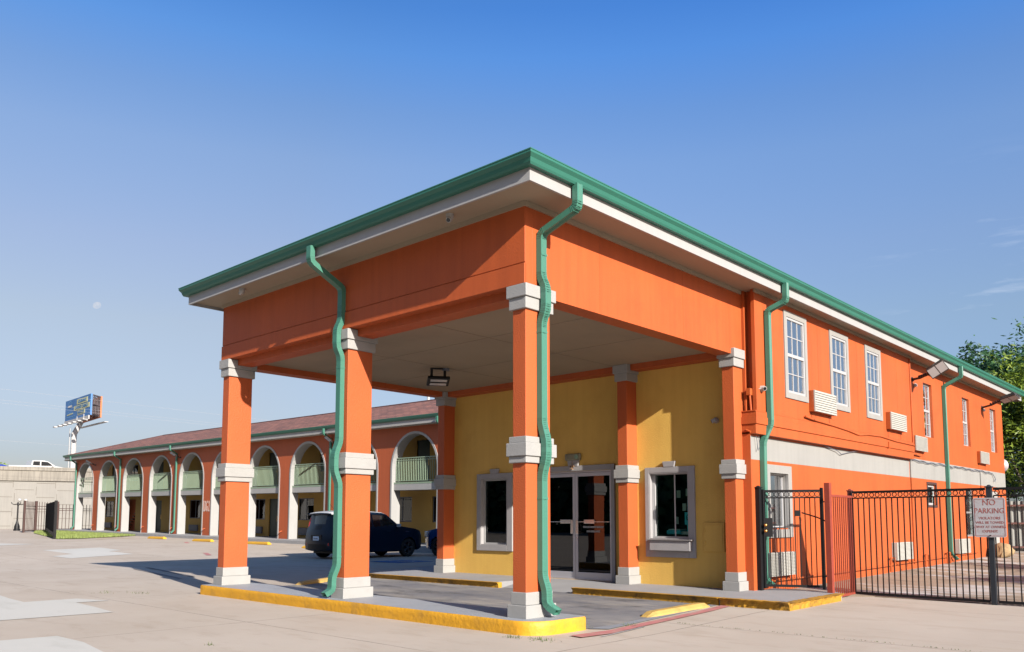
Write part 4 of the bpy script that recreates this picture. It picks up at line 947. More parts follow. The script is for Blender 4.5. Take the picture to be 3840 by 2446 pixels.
# ================================================================== CARS
def car(name, label, prof, glass_side, belt, Wd, wheels, wr, paint, roofpaint, rear, front, loc, rot, Lc, hood_x, group=None, mirror=None, plate=None, details=None):
    root = thing(name, label, "car", loc, rot=(0, 0, rot), org=(0, 0, 0), group=group)
    def half(x, z):
        w_ = Wd / 2
        zt = max(0, (z - belt) / 1.0); w_ -= zt * .24
        if z < .35: w_ -= (.35 - z) * .12
        e = max(0, (abs(x) - (Lc / 2 - .55)) / .55); w_ -= (.20 if x > 0 else .10) * e * e
        return w_
    pts = [Vector(p) for p in prof]; n = len(pts)
    # wheel arches cut from the sill line are already in the outline
    ex = []
    x = -Lc / 2 + .1
    while x < Lc / 2:
        z = .2
        while z < 1.65: ex.append(Vector((x, z))); z += .11
        x += .13
    V, E, F, OV, OE, OF = geometry.delaunay_2d_cdt(pts + ex, [(i, (i + 1) % n) for i in range(n)], [], 1, 1e-5)
    b = MB(); bt = MB()
    for s in (-1, 1):
        i0 = len(b.v); b.v += [(v.x, s * half(v.x, v.y), v.y) for v in V]; b.f += [tuple(i0 + q for q in f) for f in F]
    K = 8
    for i in range(n):
        p, q = pts[i], pts[(i + 1) % n]
        for k in range(K):
            t0, t1 = -1 + 2 * k / K, -1 + 2 * (k + 1) / K
            def pt(p_, t_):
                y = half(p_.x, p_.y) * t_; bulge = (1 - t_ * t_)
                dx = .10 * bulge * (1 if p_.x > Lc / 2 - .5 else (-1 if p_.x < -Lc / 2 + .35 else 0)); dz = .03 * bulge if p_.y > belt - .1 else 0
                return (p_.x + dx, y, p_.y + dz)
            b.quad(pt(p, t0), pt(q, t0), pt(q, t1), pt(p, t1))
    body = b.build("body", paint, root, smooth=False, weld=True)
    for p in body.data.polygons: p.use_smooth = True
    md = body.modifiers.new("ws", 'EDGE_SPLIT'); md.split_angle = R(32)
    def side_patch(nm, poly, m, off=.006):
        for s in (-1, 1):
            bb = MB(); Vp, Ep, Fp, *_ = geometry.delaunay_2d_cdt([Vector(p) for p in poly], [(i, (i + 1) % len(poly)) for i in range(len(poly))], [], 1, 1e-5)
            a = [(v.x, s * (half(v.x, v.y) + off), v.y) for v in Vp]
            i0 = len(bb.v); bb.v += a; bb.f += [tuple(i0 + q for q in f) for f in Fp]; bb.build(nm, m, root)
    for nm, poly in glass_side: side_patch(nm, poly, M_glassc)
    def end_patch(nm, p0, p1, wfrac, m, off=.012, par=None, t0=-1, t1=1):
        p0, p1 = Vector(p0), Vector(p1); d = (p1 - p0).normalized(); nn = Vector((-d.y, d.x)) ; bb = MB(); prev = None
        if nn.x * ((p0.x + p1.x) / 2) < 0: nn = -nn
        for k in range(9):
            t_ = t0 + (t1 - t0) * k / 8
            ring = []
            for p_ in (p0, p1):
                bulge = (1 - t_ * t_)
                dx = .10 * bulge * (1 if p_.x > Lc / 2 - .5 else (-1 if p_.x < -Lc / 2 + .35 else 0)); dz = .03 * bulge if p_.y > belt - .1 else 0
                ring.append((p_.x + dx + nn.x * off, half(p_.x, p_.y) * wfrac * t_, p_.y + dz + nn.y * off))
            rg_ = bb.ring(ring)
            if prev: bb.bridge(prev, rg_, False)
            prev = rg_
        return bb.build(nm, m, par or root, smooth=True)
    for a in rear + front: end_patch(*a)
    M_tyre = MATS.get("tyre_rubber") or mat("tyre_rubber", (.012, .012, .013), .8)
    M_rim = MATS.get("alloy_rim") or mat("alloy_rim", (.45, .46, .48), .3, metal=1)
    for x in wheels:
        for s in (-1, 1):
            yo = s * (Wd / 2 - .03); yi = s * (Wd / 2 - .22)
            wl_ = MB(); prof_ = [(wr * .62, yi), (wr * .96, yi), (wr, yi + s * .03), (wr, yo - s * .03), (wr * .95, yo), (wr * .66, yo), (wr * .62, yo - s * .03)]
            prev = None; N = 28
            rings = [wl_.ring([(x + r_ * math.cos(2*math.pi*k/N), y_, wr + r_ * math.sin(2*math.pi*k/N)) for k in range(N)]) for r_, y_ in prof_]
            for a_, b_ in zip(rings, rings[1:] + rings[:1]): wl_.bridge(a_, b_)
            w0 = wl_.build("wheel", M_tyre, root, smooth=False)
            rm_ = MB(); yc = yo - s * .02
            for k in range(5):
                for dd_ in (-.13, .13):
                    a0 = k * 2 * math.pi / 5 + dd_; c_, s_ = math.cos(a0), math.sin(a0); px, pz = -s_ * .014, c_ * .014
                    r1, r2 = wr * .10, wr * .62
                    rm_.prismv([(x + c_ * r1 + px, yc, wr + s_ * r1 + pz), (x + c_ * r2 + px * 1.3, yc, wr + s_ * r2 + pz * 1.3), (x + c_ * r2 - px * 1.3, yc, wr + s_ * r2 - pz * 1.3), (x + c_ * r1 - px, yc, wr + s_ * r1 - pz)], (0, -s * .03, 0))
            rings = [rm_.ring([(x + r_ * math.cos(2*math.pi*k/N), y_, wr + r_ * math.sin(2*math.pi*k/N)) for k in range(N)]) for r_, y_ in ((wr * .60, yc), (wr * .66, yc), (wr * .66, yc - s * .04), (wr * .60, yc - s * .04))]
            for a_, b_ in zip(rings, rings[1:] + rings[:1]): rm_.bridge(a_, b_)
            rm_.cyl((x, yc + s * .005, wr), (x, yc - s * .03, wr), wr * .13, n=14); rm_.build("rim", M_rim, w0)
            MB().cyl((x, yc - s * .05, wr), (x, yc - s * .06, wr), wr * .62, n=20).build("brake_disc", M_black, w0)
    ub = MB().box(-Lc / 2 + .25, Lc / 2 - .3, -Wd / 2 + .24, Wd / 2 - .24, .18, .5); ub.build("underbody", M_black, root)
    return root, side_patch, end_patch, half

def arch(cx_, r_, z0, n=9):
    a0 = math.asin(min(1, (z0 - WRc) / r_)); pts = []
    for k in range(n + 1):
        a = math.pi - a0 - (math.pi - 2 * a0) * k / n; pts.append((cx_ + r_ * math.cos(a), WRc + r_ * math.sin(a)))
    return pts
M_navy = mat("black_blue_car_paint", (.006, .020, .046), .3, var=0, coat=0, spec=.25)
M_wroof = mat("white_car_paint", (.75, .75, .75), .25, var=0, coat=.6)
M_tail = mat("tail_light_red", (.9, .02, .03), .2, var=0)
M_head = mat("headlight_glass", (.6, .62, .65), .15, var=.1)
M_plate = mat("plate_white", (1.1, 1.25, 1.4), .5, var=0)
WRc = .33
Lc = 4.05
prof = [(-2.00, .30), (-1.72, .24)] + arch(-1.29, .37, .24) + [(-.88, .22), (.85, .22)] + arch(1.26, .37, .24) + [(1.75, .24), (1.97, .32), (2.02, .55), (1.98, .78), (1.82, .93), (1.55, 1.00), (.98, 1.08), (.80, 1.12), (.30, 1.50), (.10, 1.56), (-.6, 1.60), (-1.45, 1.59), (-1.80, 1.55), (-1.88, 1.12), (-1.93, .98), (-2.00, .74), (-2.03, .5)]
gs = [("side_window", [(.62, 1.13), (.22, 1.46), (-.33, 1.49), (-.33, 1.08)]), ("side_window", [(-.40, 1.08), (-.40, 1.49), (-1.12, 1.49), (-1.20, 1.10)]), ("side_window", [(-1.28, 1.12), (-1.20, 1.46), (-1.52, 1.42), (-1.62, 1.18)])]
soul, sp_, ep_, hf = car("parked_hatchback", "black boxy hatchback with a white roof parked nose-in before the wing", prof, gs, 1.0, 1.72, (-1.29, 1.26), .33, M_navy, None,
    [("rear_window", (-1.81, 1.49), (-1.87, 1.14), .84, M_glassc), ("tailgate_panel", (-1.885, 1.09), (-1.93, .96), .76, M_black), ("bumper_trim", (-2.025, .50), (-2.0, .31), .92, M_black)],
    [("windshield", (.76, 1.15), (.33, 1.475), .86, M_glassc)], (10.88, 17.33, gz(0, 17.3)), 0, Lc, 1)
rfm = MB()
sec = [(.34, 1.495), (.12, 1.57), (-.6, 1.612), (-1.45, 1.605), (-1.82, 1.565), (-1.95, 1.535)]
rows_ = []
for x, z in sec:
    w_ = hf(x, z) + .012; rows_.append(rfm.ring([(x, w_ * t_ * (1.0), z + .035 * (1 - t_ * t_) - (.05 if abs(t_) == 1 else 0)) for t_ in (-1, -.93, -.6, 0, .6, .93, 1)]))
for a_, b_ in zip(rows_[:-1], rows_[1:]): rfm.bridge(a_, b_, False)
r_o = rfm.build("roof", M_wroof, soul, smooth=True); mm = r_o.modifiers.new("t", 'SOLIDIFY'); mm.thickness = .03; mm.offset = -1
B(-2.02, -1.84, -.62, .62, 1.50, 1.53).build("spoiler", M_navy, soul, bevel=.012)
for s in (-1, 1):
    tl = MB().obox((-1.845, s * (hf(-1.86, 1.2) - .045), 1.18), (.04, 0, 0), (0, .05, 0), (.035, -s * .03, .22)); tl.build("tail_light", M_tail, soul, bevel=.015)
    MB().obox((-2.03, s * .62, .50), (.03, 0, 0), (0, .05, 0), (0, 0, .05)).build("rear_reflector", M_tail, soul, bevel=.02)
    MB().obox((1.80, s * .66, .80), (.13, -.03 * s, 0), (0, .10, 0), (0, 0, .06)).build("headlight", M_head, soul, bevel=.02)
    MB().obox((.70, s * .96, 1.12), (.05, 0, 0), (0, .08, 0), (0, 0, .06)).build("side_mirror", M_wroof if s < 0 else M_navy, soul, bevel=.02)
    MB().tube([(.25, s * .865, .92), (.42, s * .865, .92)], .012, 6).tube([(-.62, s * .865, .95), (-.45, s * .865, .95)], .012, 6).build("door_handle", M_navy, soul)
pl_ = B(-2.115, -2.10, -.16, .16, .62, .76).build("license_plate", M_plate, soul)
B(-2.10, -2.04, -.30, .30, .58, .80).build("plate_recess", M_black, soul)
for k_ in range(5): B(-2.118, -2.1155, -.11 + k_ * .05, -.085 + k_ * .05, .655, .71).build("plate_character", M_navy, pl_)
B(-2.0, -1.985, -.05, .05, 1.01, 1.04).build("rear_badge", M_chrome, soul, bevel=.01)
B(1.1, 1.22, -.872, -.866, .88, .905).build("fender_badge", M_chrome, soul)
MB().tube([(-1.1, .3, 1.62), (-1.35, .3, 1.85)], .006, 5).build("antenna", M_black, soul)
# second car, mostly behind the far column
WRc = .34
M_blue2 = mat("blue_car_paint", (.010, .07, .24), .2, var=0, coat=1)
prof = [(-2.10, .32), (-1.78, .25)] + arch(-1.35, .38, .25) + [(-.9, .22), (.92, .22)] + arch(1.35, .38, .25) + [(1.82, .25), (2.12, .34), (2.16, .58), (2.10, .78), (1.95, .92), (1.30, 1.02), (.85, 1.10), (.25, 1.52), (0, 1.57), (-.8, 1.58), (-1.5, 1.50), (-1.95, 1.10), (-2.12, .98), (-2.15, .6)]
gs = [("side_window", [(.62, 1.12), (.2, 1.45), (-.35, 1.49), (-.35, 1.08)]), ("side_window", [(-.42, 1.08), (-.42, 1.49), (-1.2, 1.45), (-1.45, 1.14)])]
c2, sp2, ep2, hf2 = car("parked_suv", "blue car parked sideways behind the far corner column, only its front end showing", prof, gs, 1.0, 1.72, (-1.35, 1.35), .34, M_blue2, None,
    [("rear_window", (-1.55, 1.46), (-1.9, 1.14), .8, M_glassc)], [("windshield", (.80, 1.14), (.30, 1.50), .86, M_glassc), ("front_grille", (2.165, .56), (2.12, .36), .7, M_black)], (13.78, 14.50, gz(0, 14.5)), R(90), 4.3, 1)
for s in (-1, 1):
    MB().obox((2.02, s * .68, .80), (.14, -.05 * s, 0), (.02, .09, 0), (0, 0, .11)).build("headlight", M_head, c2, bevel=.03)
    MB().obox((2.06, s * .66, .56), (.07, -.03 * s, 0), (0, .08, 0), (0, 0, .09)).build("bumper_vent", M_chrome, c2, bevel=.02)
    MB().obox((.78, s * .95, 1.10), (.05, 0, 0), (0, .08, 0), (0, 0, .06)).build("side_mirror", M_blue2, c2, bevel=.02)

# ================================================================== FENCES (near right)
def picket_run(a, b_, z0, z1, zr, nb, m, parent, pk=.008, rings=True, top=.018, zbot=.05, base=None):
    a, b_ = Vector(a), Vector(b_); d = (b_ - a); L = d.length; d.normalize(); nrm = Vector((d.y, -d.x))
    mid = (a + b_) / 2
    zs_ = [(z1, .019), (zbot + z0, .02)] + ([(zr, .011)] if zr else [])
    for z, h in zs_: MB().obox((mid.x, mid.y, z), (d.x * L / 2, d.y * L / 2, 0), (nrm.x * .017, nrm.y * .017, 0), (0, 0, h)).build("rail", m, parent)
    p = MB()
    for k in range(nb + 1):
        c = a + d * (L * k / nb); p.obox((c.x, c.y, (z0 + zbot + (zr or z1)) / 2), (d.x * pk, d.y * pk, 0), (nrm.x * pk, nrm.y * pk, 0), (0, 0, ((zr or z1) - z0 - zbot) / 2 - .002))
    p.build("picket_panel", m, parent)
    if rings:
        q = MB(); zc = (z1 + zr) / 2; rr = (z1 - zr) / 2 - .018
        for k in range(nb):
            c = a + d * (L * (k + .5) / nb); prev = None; N = 16; R_ = rr
            ringsv = []
            for rad, off in ((R_ - .005, -.008), (R_ + .005, -.008), (R_ + .005, .008), (R_ - .005, .008)):
                ringsv.append(q.ring([(c.x + d.x * rad * math.cos(2*math.pi*j/N) + nrm.x * off, c.y + d.y * rad * math.cos(2*math.pi*j/N) + nrm.y * off, zc + rad * math.sin(2*math.pi*j/N)) for j in range(N)]))
            for u_, v_ in zip(ringsv, ringsv[1:] + ringsv[:1]): q.bridge(u_, v_)
        q.build("ring_ornament", m, parent)
def post(x, y, z0, z1, w_, m, parent, cap=True, name="post"):
    b = MB().box(x - w_, x + w_, y - w_, y + w_, z0, z1)
    if cap: b.box(x - w_ * 1.35, x + w_ * 1.35, y - w_ * 1.35, y + w_ * 1.35, z1, z1 + .02); b.cyl((x, y, z1 + .02), (x, y, z1 + .045), w_ * 1.1, w_ * .4, 8)
    return b.build(name, m, parent, bevel=.003)
gt = thing("iron_gate", "black iron pedestrian gate with a row of rings, open beside the orange corner", "gate", (5.9, -.3, WZ))
post(5.78, -.19, WZ, 1.90, .04, M_black, gt)
picket_run((5.87, -.25), (6.27, -1.06), WZ + .02, 1.85, 1.735, 11, M_black, gt, zbot=.06)
post(5.85, -.235, WZ + .03, 1.88, .022, M_black, gt, False, "stile"); post(6.28, -1.085, WZ + .03, 1.90, .022, M_black, gt, False, "stile")
MB().obox((5.875, -.27, 1.23), (.05, -.10, 0), (.012, .006, 0), (0, 0, .16)).build("lock_box", M_black, gt, bevel=.004)
for z in (1.27, 1.17): MB().cyl((5.86, -.27, z), (5.80, -.30, z), .012, n=8).lathe((5.79, -.305, z - .028), [(.0, 0), (.026, .01), (.03, .028), (.026, .046), (0, .056)], 12).build("door_knob", M_brass, gt, smooth=True)
MB().obox((6.10, -.74, 1.47), (.02, -.04, 0), (.006, .003, 0), (0, 0, .05)).build("latch_plate", M_black, gt)
MB().tube([(6.12, -.80, 1.48), (6.16, -1.05, 1.40), (6.12, -1.22, 1.33)], .012, 6).tube([(6.28, -1.08, 1.66), (6.14, -1.22, 1.66)], .01, 6).tube([(6.28, -1.08, .42), (6.14, -1.22, .42)], .01, 6).build("closer_arm", M_black, gt)
rp_ = thing("red_picket_panel", "rust-red picket panel between the gate and the black ring fence", "fence", (6.1, -1.26, 0))
post(6.09, -1.27, 0, 1.97, .045, M_redpost, rp_, False)
picket_run((6.16, -1.26), (7.20, -1.23), .05, 1.76, None, 11, M_redpost, rp_, pk=.008, rings=False, zbot=.04)
bf = thing("ring_fence", "black iron picket fence with a row of rings under its top rail", "fence", (7.2, -2.3, .05))
FA, FB = (7.28, -1.20), (7.02, -3.42)
post(7.26, -1.19, .02, 1.86, .035, mat("patched_black_red", (.03, .012, .012), .6, var=.3, stain=(.30, .05, .03), stain_amt=.9, stain_scale=5), bf)
picket_run((7.22, -1.25), (7.02, -3.38), .06, 1.84, 1.735, 22, M_black, bf, zbot=.04)
post(7.01, -3.44, -.01, 1.86, .038, mat("blue_black_post", (.018, .026, .038), .5, var=.15), bf)
picket_run((7.01, -3.50), (6.95, -5.9), .06, 1.84, 1.735, 23, M_black, bf, zbot=.04)
post(6.94, -5.95, -.01, 1.86, .045, M_black, bf)
sg = thing("no_parking_sign", "weathered white NO PARKING sign with faded red lettering on the fence post", "sign", (6.94, -3.45, 1.1))
c_, s_ = math.cos(R(4)), math.sin(R(4))
def signp(u_, z, o=0): return (6.945 - o + u_ * .05, -3.445 - u_ * 1.0, z)
pan = rounded([(-.222, 1.09), (.222, 1.09), (.222, 1.70), (-.222, 1.70)], [.035] * 4, 5)
b = MB().prismv([signp(u_, z) for u_, z in pan], (-.003, 0, 0))
sp = b.build("sign_panel", mat("weathered_sign_white", (.56, .56, .60), .55, var=.08, scale=8, stain=(.35, .25, .22), stain_amt=.35, stain_scale=9), sg)
def rim(u0, u1, z0, z1, t):
    b = MB()
    for a0, a1, c0, c1 in ((u0, u1, z0, z0 + t), (u0, u1, z1 - t, z1), (u0, u0 + t, z0 + t, z1 - t), (u1 - t, u1, z0 + t, z1 - t)):
        b.quad(signp(a0, c0, .0045), signp(a1, c0, .0045), signp(a1, c1, .0045), signp(a0, c1, .0045))
    return b
M_fade = mat("faded_red_lettering", (.42, .10, .08), .6, var=.15, scale=30, stain=(.55, .50, .50), stain_amt=.85, stain_scale=22)
rim(-.205, .205, 1.107, 1.683, .007).build("sign_border", M_fade, sp)
rt_ = (.05, -1, 0)
for s_t, sz, z, sx in (("NO", .125, 1.622, .95), ("PARKING", .115, 1.495, .86), ("VIOLATORS", .056, 1.383, 1.0), ("WILL BE TOWED", .052, 1.315, .98), ("AWAY AT OWNERS", .052, 1.247, .93), ("EXPENSE", .054, 1.18, 1.0)):
    text("sign_lettering", s_t, sz, signp(0, z, .0045), rt_, (0, 0, 1), M_fade, sp, extrude=.0004, sx=sx, bold=.0006)
MB().cyl(signp(0, 1.675, .002), signp(0, 1.675, .014), .009, n=8).cyl(signp(0, 1.115, .002), signp(0, 1.115, .014), .012, n=8).build("bolt", M_rust, sp)
# sack and corrugated fence in the yard
sk = MB(); N = 14; prev = None
for i in range(9):
    t = i / 8; r_ = .05 + .20 * math.sin(math.pi * min(1, t * 1.05)) ** .7
    rg_ = sk.ring([(20.4 + .75 * t + .03 * math.sin(k * 2.3 + i), -.55 + r_ * 1.2 * math.cos(2*math.pi*k/N) + .03 * math.sin(i * 2 + k), .22 + max(0, .02 + r_ * (1 + math.sin(2*math.pi*k/N)) * (1 - .25 * t) + .02 * math.sin(k * 3 + i * 1.3))) for k in range(N)])
    if prev: sk.bridge(prev, rg_)
    else: sk.f.append(tuple(reversed(rg_)))
    prev = rg_
sk.f.append(tuple(prev)); tag(sk.build("canvas_sack", mat("tan_canvas", (.48, .33, .17), .9, var=.2, scale=9), smooth=True), "slumped tan sack on the yard beside the white side door", "sack")
wf_ = thing("corrugated_fence", "white corrugated metal fence with pink rails at the far end of the yard", "fence", (24.6, -4, .2))
b = MB(); prev = None
for i in range(160):
    y = .6 - i * .07; x = 24.9 + (.03 if i % 3 == 0 else 0); rg_ = b.ring([(x, y, .28), (x, y, 2.0)])
    if prev: b.bridge(prev, rg_, False)
    prev = rg_
cp = b.build("metal_sheet", mat("white_corrugated_metal", (.50, .50, .46), .5, var=.08, streak=.15), wf_)
M_pink = mat("pink_primer", (.42, .20, .17), .7)
for z in (.45, 1.25, 1.85): B(24.82, 24.88, -10.5, .6, z - .03, z + .03).build("rail", M_pink, wf_)
for y in (.3, -1.0, -3.4, -5.8, -8.2): post(24.78, y, .2, 2.15, .035, M_pink if y < 0 else M_casing, wf_, False)

# ================================================================== FAR LEFT
rw = thing("retaining_wall", "pale concrete panel retaining wall of the raised highway at the far left", "wall", (15, 66, .5))
B(-60, 110, 74, 74.6, 0, 5.4).build("wall_face", mat("panel_concrete", (.37, .355, .325), .8, var=.05, scale=.3, streak=.10), rw)
cp_ = MB(); cp_.v = []
a = [(73.85, 4.75), (73.85, 5.64), (73.75, 5.66), (73.75, 5.98), (74.7, 5.98), (74.7, 4.75)]
cp_.prismv([(-60, y, z) for y, z in a], (170, 0, 0))
cp_.v = [(x, y, z + (x - 15) * .018) for x, y, z in cp_.v]
cp_.build("parapet", mat("stained_parapet", (.37, .34, .29), .85, var=.10, scale=.6, streak=.35), rw)
M_pjoint = mat("dark_panel_joint", (.22, .20, .17), .9)  # dark strips marking the joints between the concrete panels
def pj(x0, x1, z0, z1): B(x0, x1, 73.985, 74.0, z0, z1).build('panel_joint', M_pjoint, rw)
for ix in range(-3, 9):
    for iz in range(4):
        x = 13.0 + ix * 1.7; zo = .6 * (ix % 2); z = .25 + iz * 1.25 + zo
        pj(x + .1, x + 1.6, z, z + .035); pj(x - (.07 if iz % 2 else -.07), x - (.07 if iz % 2 else -.07) + .03, z + .2, z + .95)
struct(B(-80, 120, 74.7, 118, 4.6, 6.02).build("highway_deck", M_lot))
# pickup truck on the highway
tk = thing("pickup_truck", "white pickup truck driving along the raised highway, only its cab above the parapet", "truck", (24.6, 95, 6.02))
prof_ = [(x + 3.1, z) for x, z in [(18.6, 6.45), (24.9, 6.45), (25.0, 7.0), (24.7, 7.22), (23.8, 7.32), (23.35, 7.38), (22.6, 7.86), (22.2, 7.95), (21.2, 7.95), (20.95, 7.90), (20.85, 7.36), (18.65, 7.28)]]
B_ = MB(); A_ = B_.ring([(x, 94.0, z) for x, z in prof_]); A2 = B_.ring([(x, 94.06 if z < 7.4 else 94.2, z + .0) for x, z in prof_]); C2 = B_.ring([(x, 95.9, z) for x, z in prof_]); B_.bridge(A_, C2); B_.f += [tuple(reversed(A_)), tuple(C2)]
B_.build("truck_body", M_wroof, tk, bevel=.06, seg=3)
B_ = MB(); B_.quad((24.95, 93.985, 7.36), (26.2, 93.985, 7.40), (25.60, 93.985, 7.80), (24.95, 93.985, 7.84)); B_.build("side_window", M_glassc, tk)
B_ = MB(); B_.quad((24.1, 93.985, 7.38), (24.82, 93.985, 7.38), (24.82, 93.985, 7.84), (24.15, 93.985, 7.82)); B_.build("side_window", M_glassc, tk)
MB().obox((26.1, 93.9, 7.42), (.1, 0, 0), (0, .1, 0), (0, 0, .1)).build("side_mirror", M_wroof, tk, bevel=.03)
for x in (22.7, 27.0):
    for y in (94.0, 95.7): MB().cyl((x, y, 6.42), (x, y + .22, 6.42), .40, n=20).build("wheel", M_black, tk)
bc = thing("blue_car", "bright blue car on the raised highway at the left edge of the picture", "car", (19.3, 92, 6.02))
prof_ = [(x - .9, z + .15) for x, z in [(16.9, 6.35), (21.9, 6.35), (21.95, 6.8), (21.4, 6.98), (20.6, 7.06), (19.9, 7.48), (18.3, 7.5), (17.5, 7.1), (16.9, 7.0)]]
B_ = MB(); A_ = B_.ring([(x, 91.2, z) for x, z in prof_]); C2 = B_.ring([(x, 92.9, z) for x, z in prof_]); B_.bridge(A_, C2); B_.f += [tuple(reversed(A_)), tuple(C2)]
B_.build("car_body", mat("bright_blue_paint", (.01, .05, .42), .25, var=0), bc, bevel=.05, seg=3)
B_ = MB(); B_.quad((17.5, 91.19, 7.23), (19.5, 91.19, 7.23), (18.95, 91.19, 7.57), (17.6, 91.19, 7.59)); B_.build("side_window", M_glassc, bc)
for x in (16.9, 20.1):
    for y in (91.2, 92.7): MB().cyl((x, y, 6.33), (x, y + .2, 6.33), .31, n=18).build("wheel", M_black, bc)

# billboard
bb = thing("billboard", "blue roadside billboard on a thick white pole beyond the wing", "billboard", (44.5, 141, .6))
M_bb = mat("billboard_blue", (.07, .24, .58), .6, var=.15, scale=.25); M_steel = mat("galvanised_white", (.62, .62, .62), .6, var=.1)
F0, F1 = Vector((43.06, 140.0, 0)), Vector((42.30, 127.5, 0))     # face turned slightly to the road
fd = (F1 - F0).normalized(); fn = Vector((fd.y, -fd.x, 0))
zt, zb_ = 20.85, 17.55
def fp(u_, z, o=0): return tuple(F0.lerp(F1, u_) + fn * o + Vector((0, 0, z)))
MB().prismv([fp(0, zb_), fp(1, zb_), fp(1, zt), fp(0, zt)], fn * -.25).build("advert_face", M_bb, bb)
M_bbt = mat("billboard_pale_yellow", (.72, .74, .42), .7, var=.1); M_bbl = mat("billboard_letter_blue", (.06, .2, .42), .7, var=0); M_bbc = mat("billboard_light_blue", (.20, .50, .85), .7)
for s_t, u_, z, wd, h in (("LOUISIANA'S", .68, 20.15, .42, .80), ("LARGEST CASINO", .665, 19.22, .60, .74), ("RESORT", .66, 18.42, .28, .70)):
    MB().prismv([fp(u_ - wd / 2, z - h / 2, .01), fp(u_ + wd / 2, z - h / 2, .01), fp(u_ + wd / 2, z + h / 2, .01), fp(u_ - wd / 2, z + h / 2, .01)], fn * .03).build("text_panel", M_bbt, bb)
    text("advert_lettering", s_t, .62, fp(u_, z, .06), fd, (0, 0, 1), M_bbl, bb, sx=(F1 - F0).length * wd * .92 / (.62 * .66 * len(s_t)), bold=.02, extrude=.01)
b = MB(); cen = Vector(fp(.20, 19.6, .02)); rgp = []
for k in range(28):
    a0, a1 = 2 * math.pi * k / 28, 2 * math.pi * (k + 1) / 28
    b.quad(*[tuple(cen + fd * (r_ * math.cos(a)) + Vector((0, 0, r_ * math.sin(a)))) for r_, a in ((.95, a0), (1.06, a0), (1.06, a1), (.95, a1))])
b.build("round_emblem", M_bbc, bb)
text("advert_lettering", "COUSHATTA", .42, fp(.20, 19.75, .05), fd, (0, 0, 1), M_plastic, bb, sx=.80, bold=.012, extrude=.01)
MB().prismv([fp(.08, 18.35, .01), fp(.32, 18.45, .01), fp(.32, 18.62, .01), fp(.08, 18.52, .01)], fn * .02).build("text_panel", M_bbt, bb)
MB().prismv([fp(.05, 17.98, .01), fp(.42, 17.98, .01), fp(.42, 18.05, .01), fp(.05, 18.05, .01)], fn * .02).build("text_panel", M_bbc, bb)
Bk0, Bk1 = Vector((42.65, 127.7, 0)), Vector((44.35, 129.1, 0))
b = MB(); 
for i in range(6): p = Bk0.lerp(Bk1, i / 5); b.box(p.x - .05, p.x + .05, p.y - .05, p.y + .05, 17.5, 20.8)
for z in (17.6, 18.4, 19.2, 20.0, 20.7): b.tube([Bk0 + Vector((0, 0, z)), Bk1 + Vector((0, 0, z))], .06, 5)
for i in range(5): b.tube([Bk0.lerp(Bk1, i / 5) + Vector((0, 0, 17.6 + (i % 2) * 3)), Bk0.lerp(Bk1, (i + 1) / 5) + Vector((0, 0, 20.6 - (i % 2) * 3))], .06, 5)
for i in range(9):
    for z in (17.7, 19.2, 20.6): b.tube([F1.lerp(F0, i / 8) + Vector((.4, 0, z)), Bk1.lerp(Vector((45.6, 141, 0)), i / 8) + Vector((0, 0, z))], .07, 5)
b.build("rear_framework", mat("dark_steel", (.09, .07, .08), .7, var=.3), bb)
MB().prismv([(44.35, 129.0, 17.45), (45.6, 141.0, 17.45), (45.6, 141.0, 20.8), (44.35, 129.0, 20.8)], (.25, 0, 0)).build("rear_face", mat("orange_panel_edge", (.7, .22, .08), .6), bb)
b = MB(); b.cyl((42.45, 134, .5), (42.45, 134, 15.2), .42, .40, 20); b.cyl((42.45, 134, 15.0), (43.4, 134, 17.0), .40, .40, 14); b.build("pole", M_steel, bb)
b = MB(); b.box(41.78, 41.86, 134, 134.15, .5, 15.9); b.build("ladder", M_steel, bb)
b = MB(); b.obox((41.9, 133.7, 16.75), fd * 6.6, fn * .35, (0, 0, .05)); b.obox((42.6, 133.7, 17.2), fd * 6.0, fn * .08, (0, 0, .30)); b.obox((45.4, 134.5, 16.75), fd * 6.4, fn * .3, (0, 0, .05))
for i in range(6):
    p = F0.lerp(F1, .02 + i * .19) + fn * 1.5; b.obox((p.x, p.y, 16.5), fd * .45, fn * .22, (0, 0, .09)); b.tube([tuple(p + Vector((0, 0, 16.5))), tuple(p - fn * 1.3 + Vector((0, 0, 16.7)))], .05, 5)
b.tube([fp(.72, 16.8, .8), fp(.72, 17.6, .8), fp(.98, 17.6, .8), fp(.98, 16.8, .8)], .05, 5); b.build("catwalk", M_steel, bb)

# gates, lamp post, grass
def simple_fence(name, label, a, b_, h, n_, m, mesh=None, posts=True, group=None, pkr=.022):
    a, b_ = Vector(a), Vector(b_); z0, z1 = gz(*a), gz(*b_); t = thing(name, label, "fence", (a.x, a.y, z0), group=group)
    d = (b_ - a); L = d.length; d.normalize()
    for q in (.12, h * .62 + .3, h - .32): MB().tube([(a.x, a.y, z0 + q), (b_.x, b_.y, z1 + q)], .028, 4).build("rail", m, t)
    p = MB()
    for k in range(n_ + 1): c = a.lerp(b_, k / n_); zz_ = z0 + (z1 - z0) * k / n_; p.tube([(c.x, c.y, zz_ + .08), (c.x, c.y, zz_ + h)], pkr, 4)
    p.build("picket_panel", m, t)
    if posts:
        for c, z in ((a, z0), (b_, z1)): post(c.x, c.y, z - .05, z + h + .05, .06, m, t, False)
    if mesh:
        nrm = Vector((d.y, -d.x)) * .05; b = MB(); b.prismv([(a.x + nrm.x, a.y + nrm.y, z0 + .35), (b_.x + nrm.x, b_.y + nrm.y, z1 + .35), (b_.x + nrm.x, b_.y + nrm.y, z1 + h), (a.x + nrm.x, a.y + nrm.y, z0 + h)], (nrm.x * .3, nrm.y * .3, 0)); b.build("screen_sheet", mesh, t)
    return t
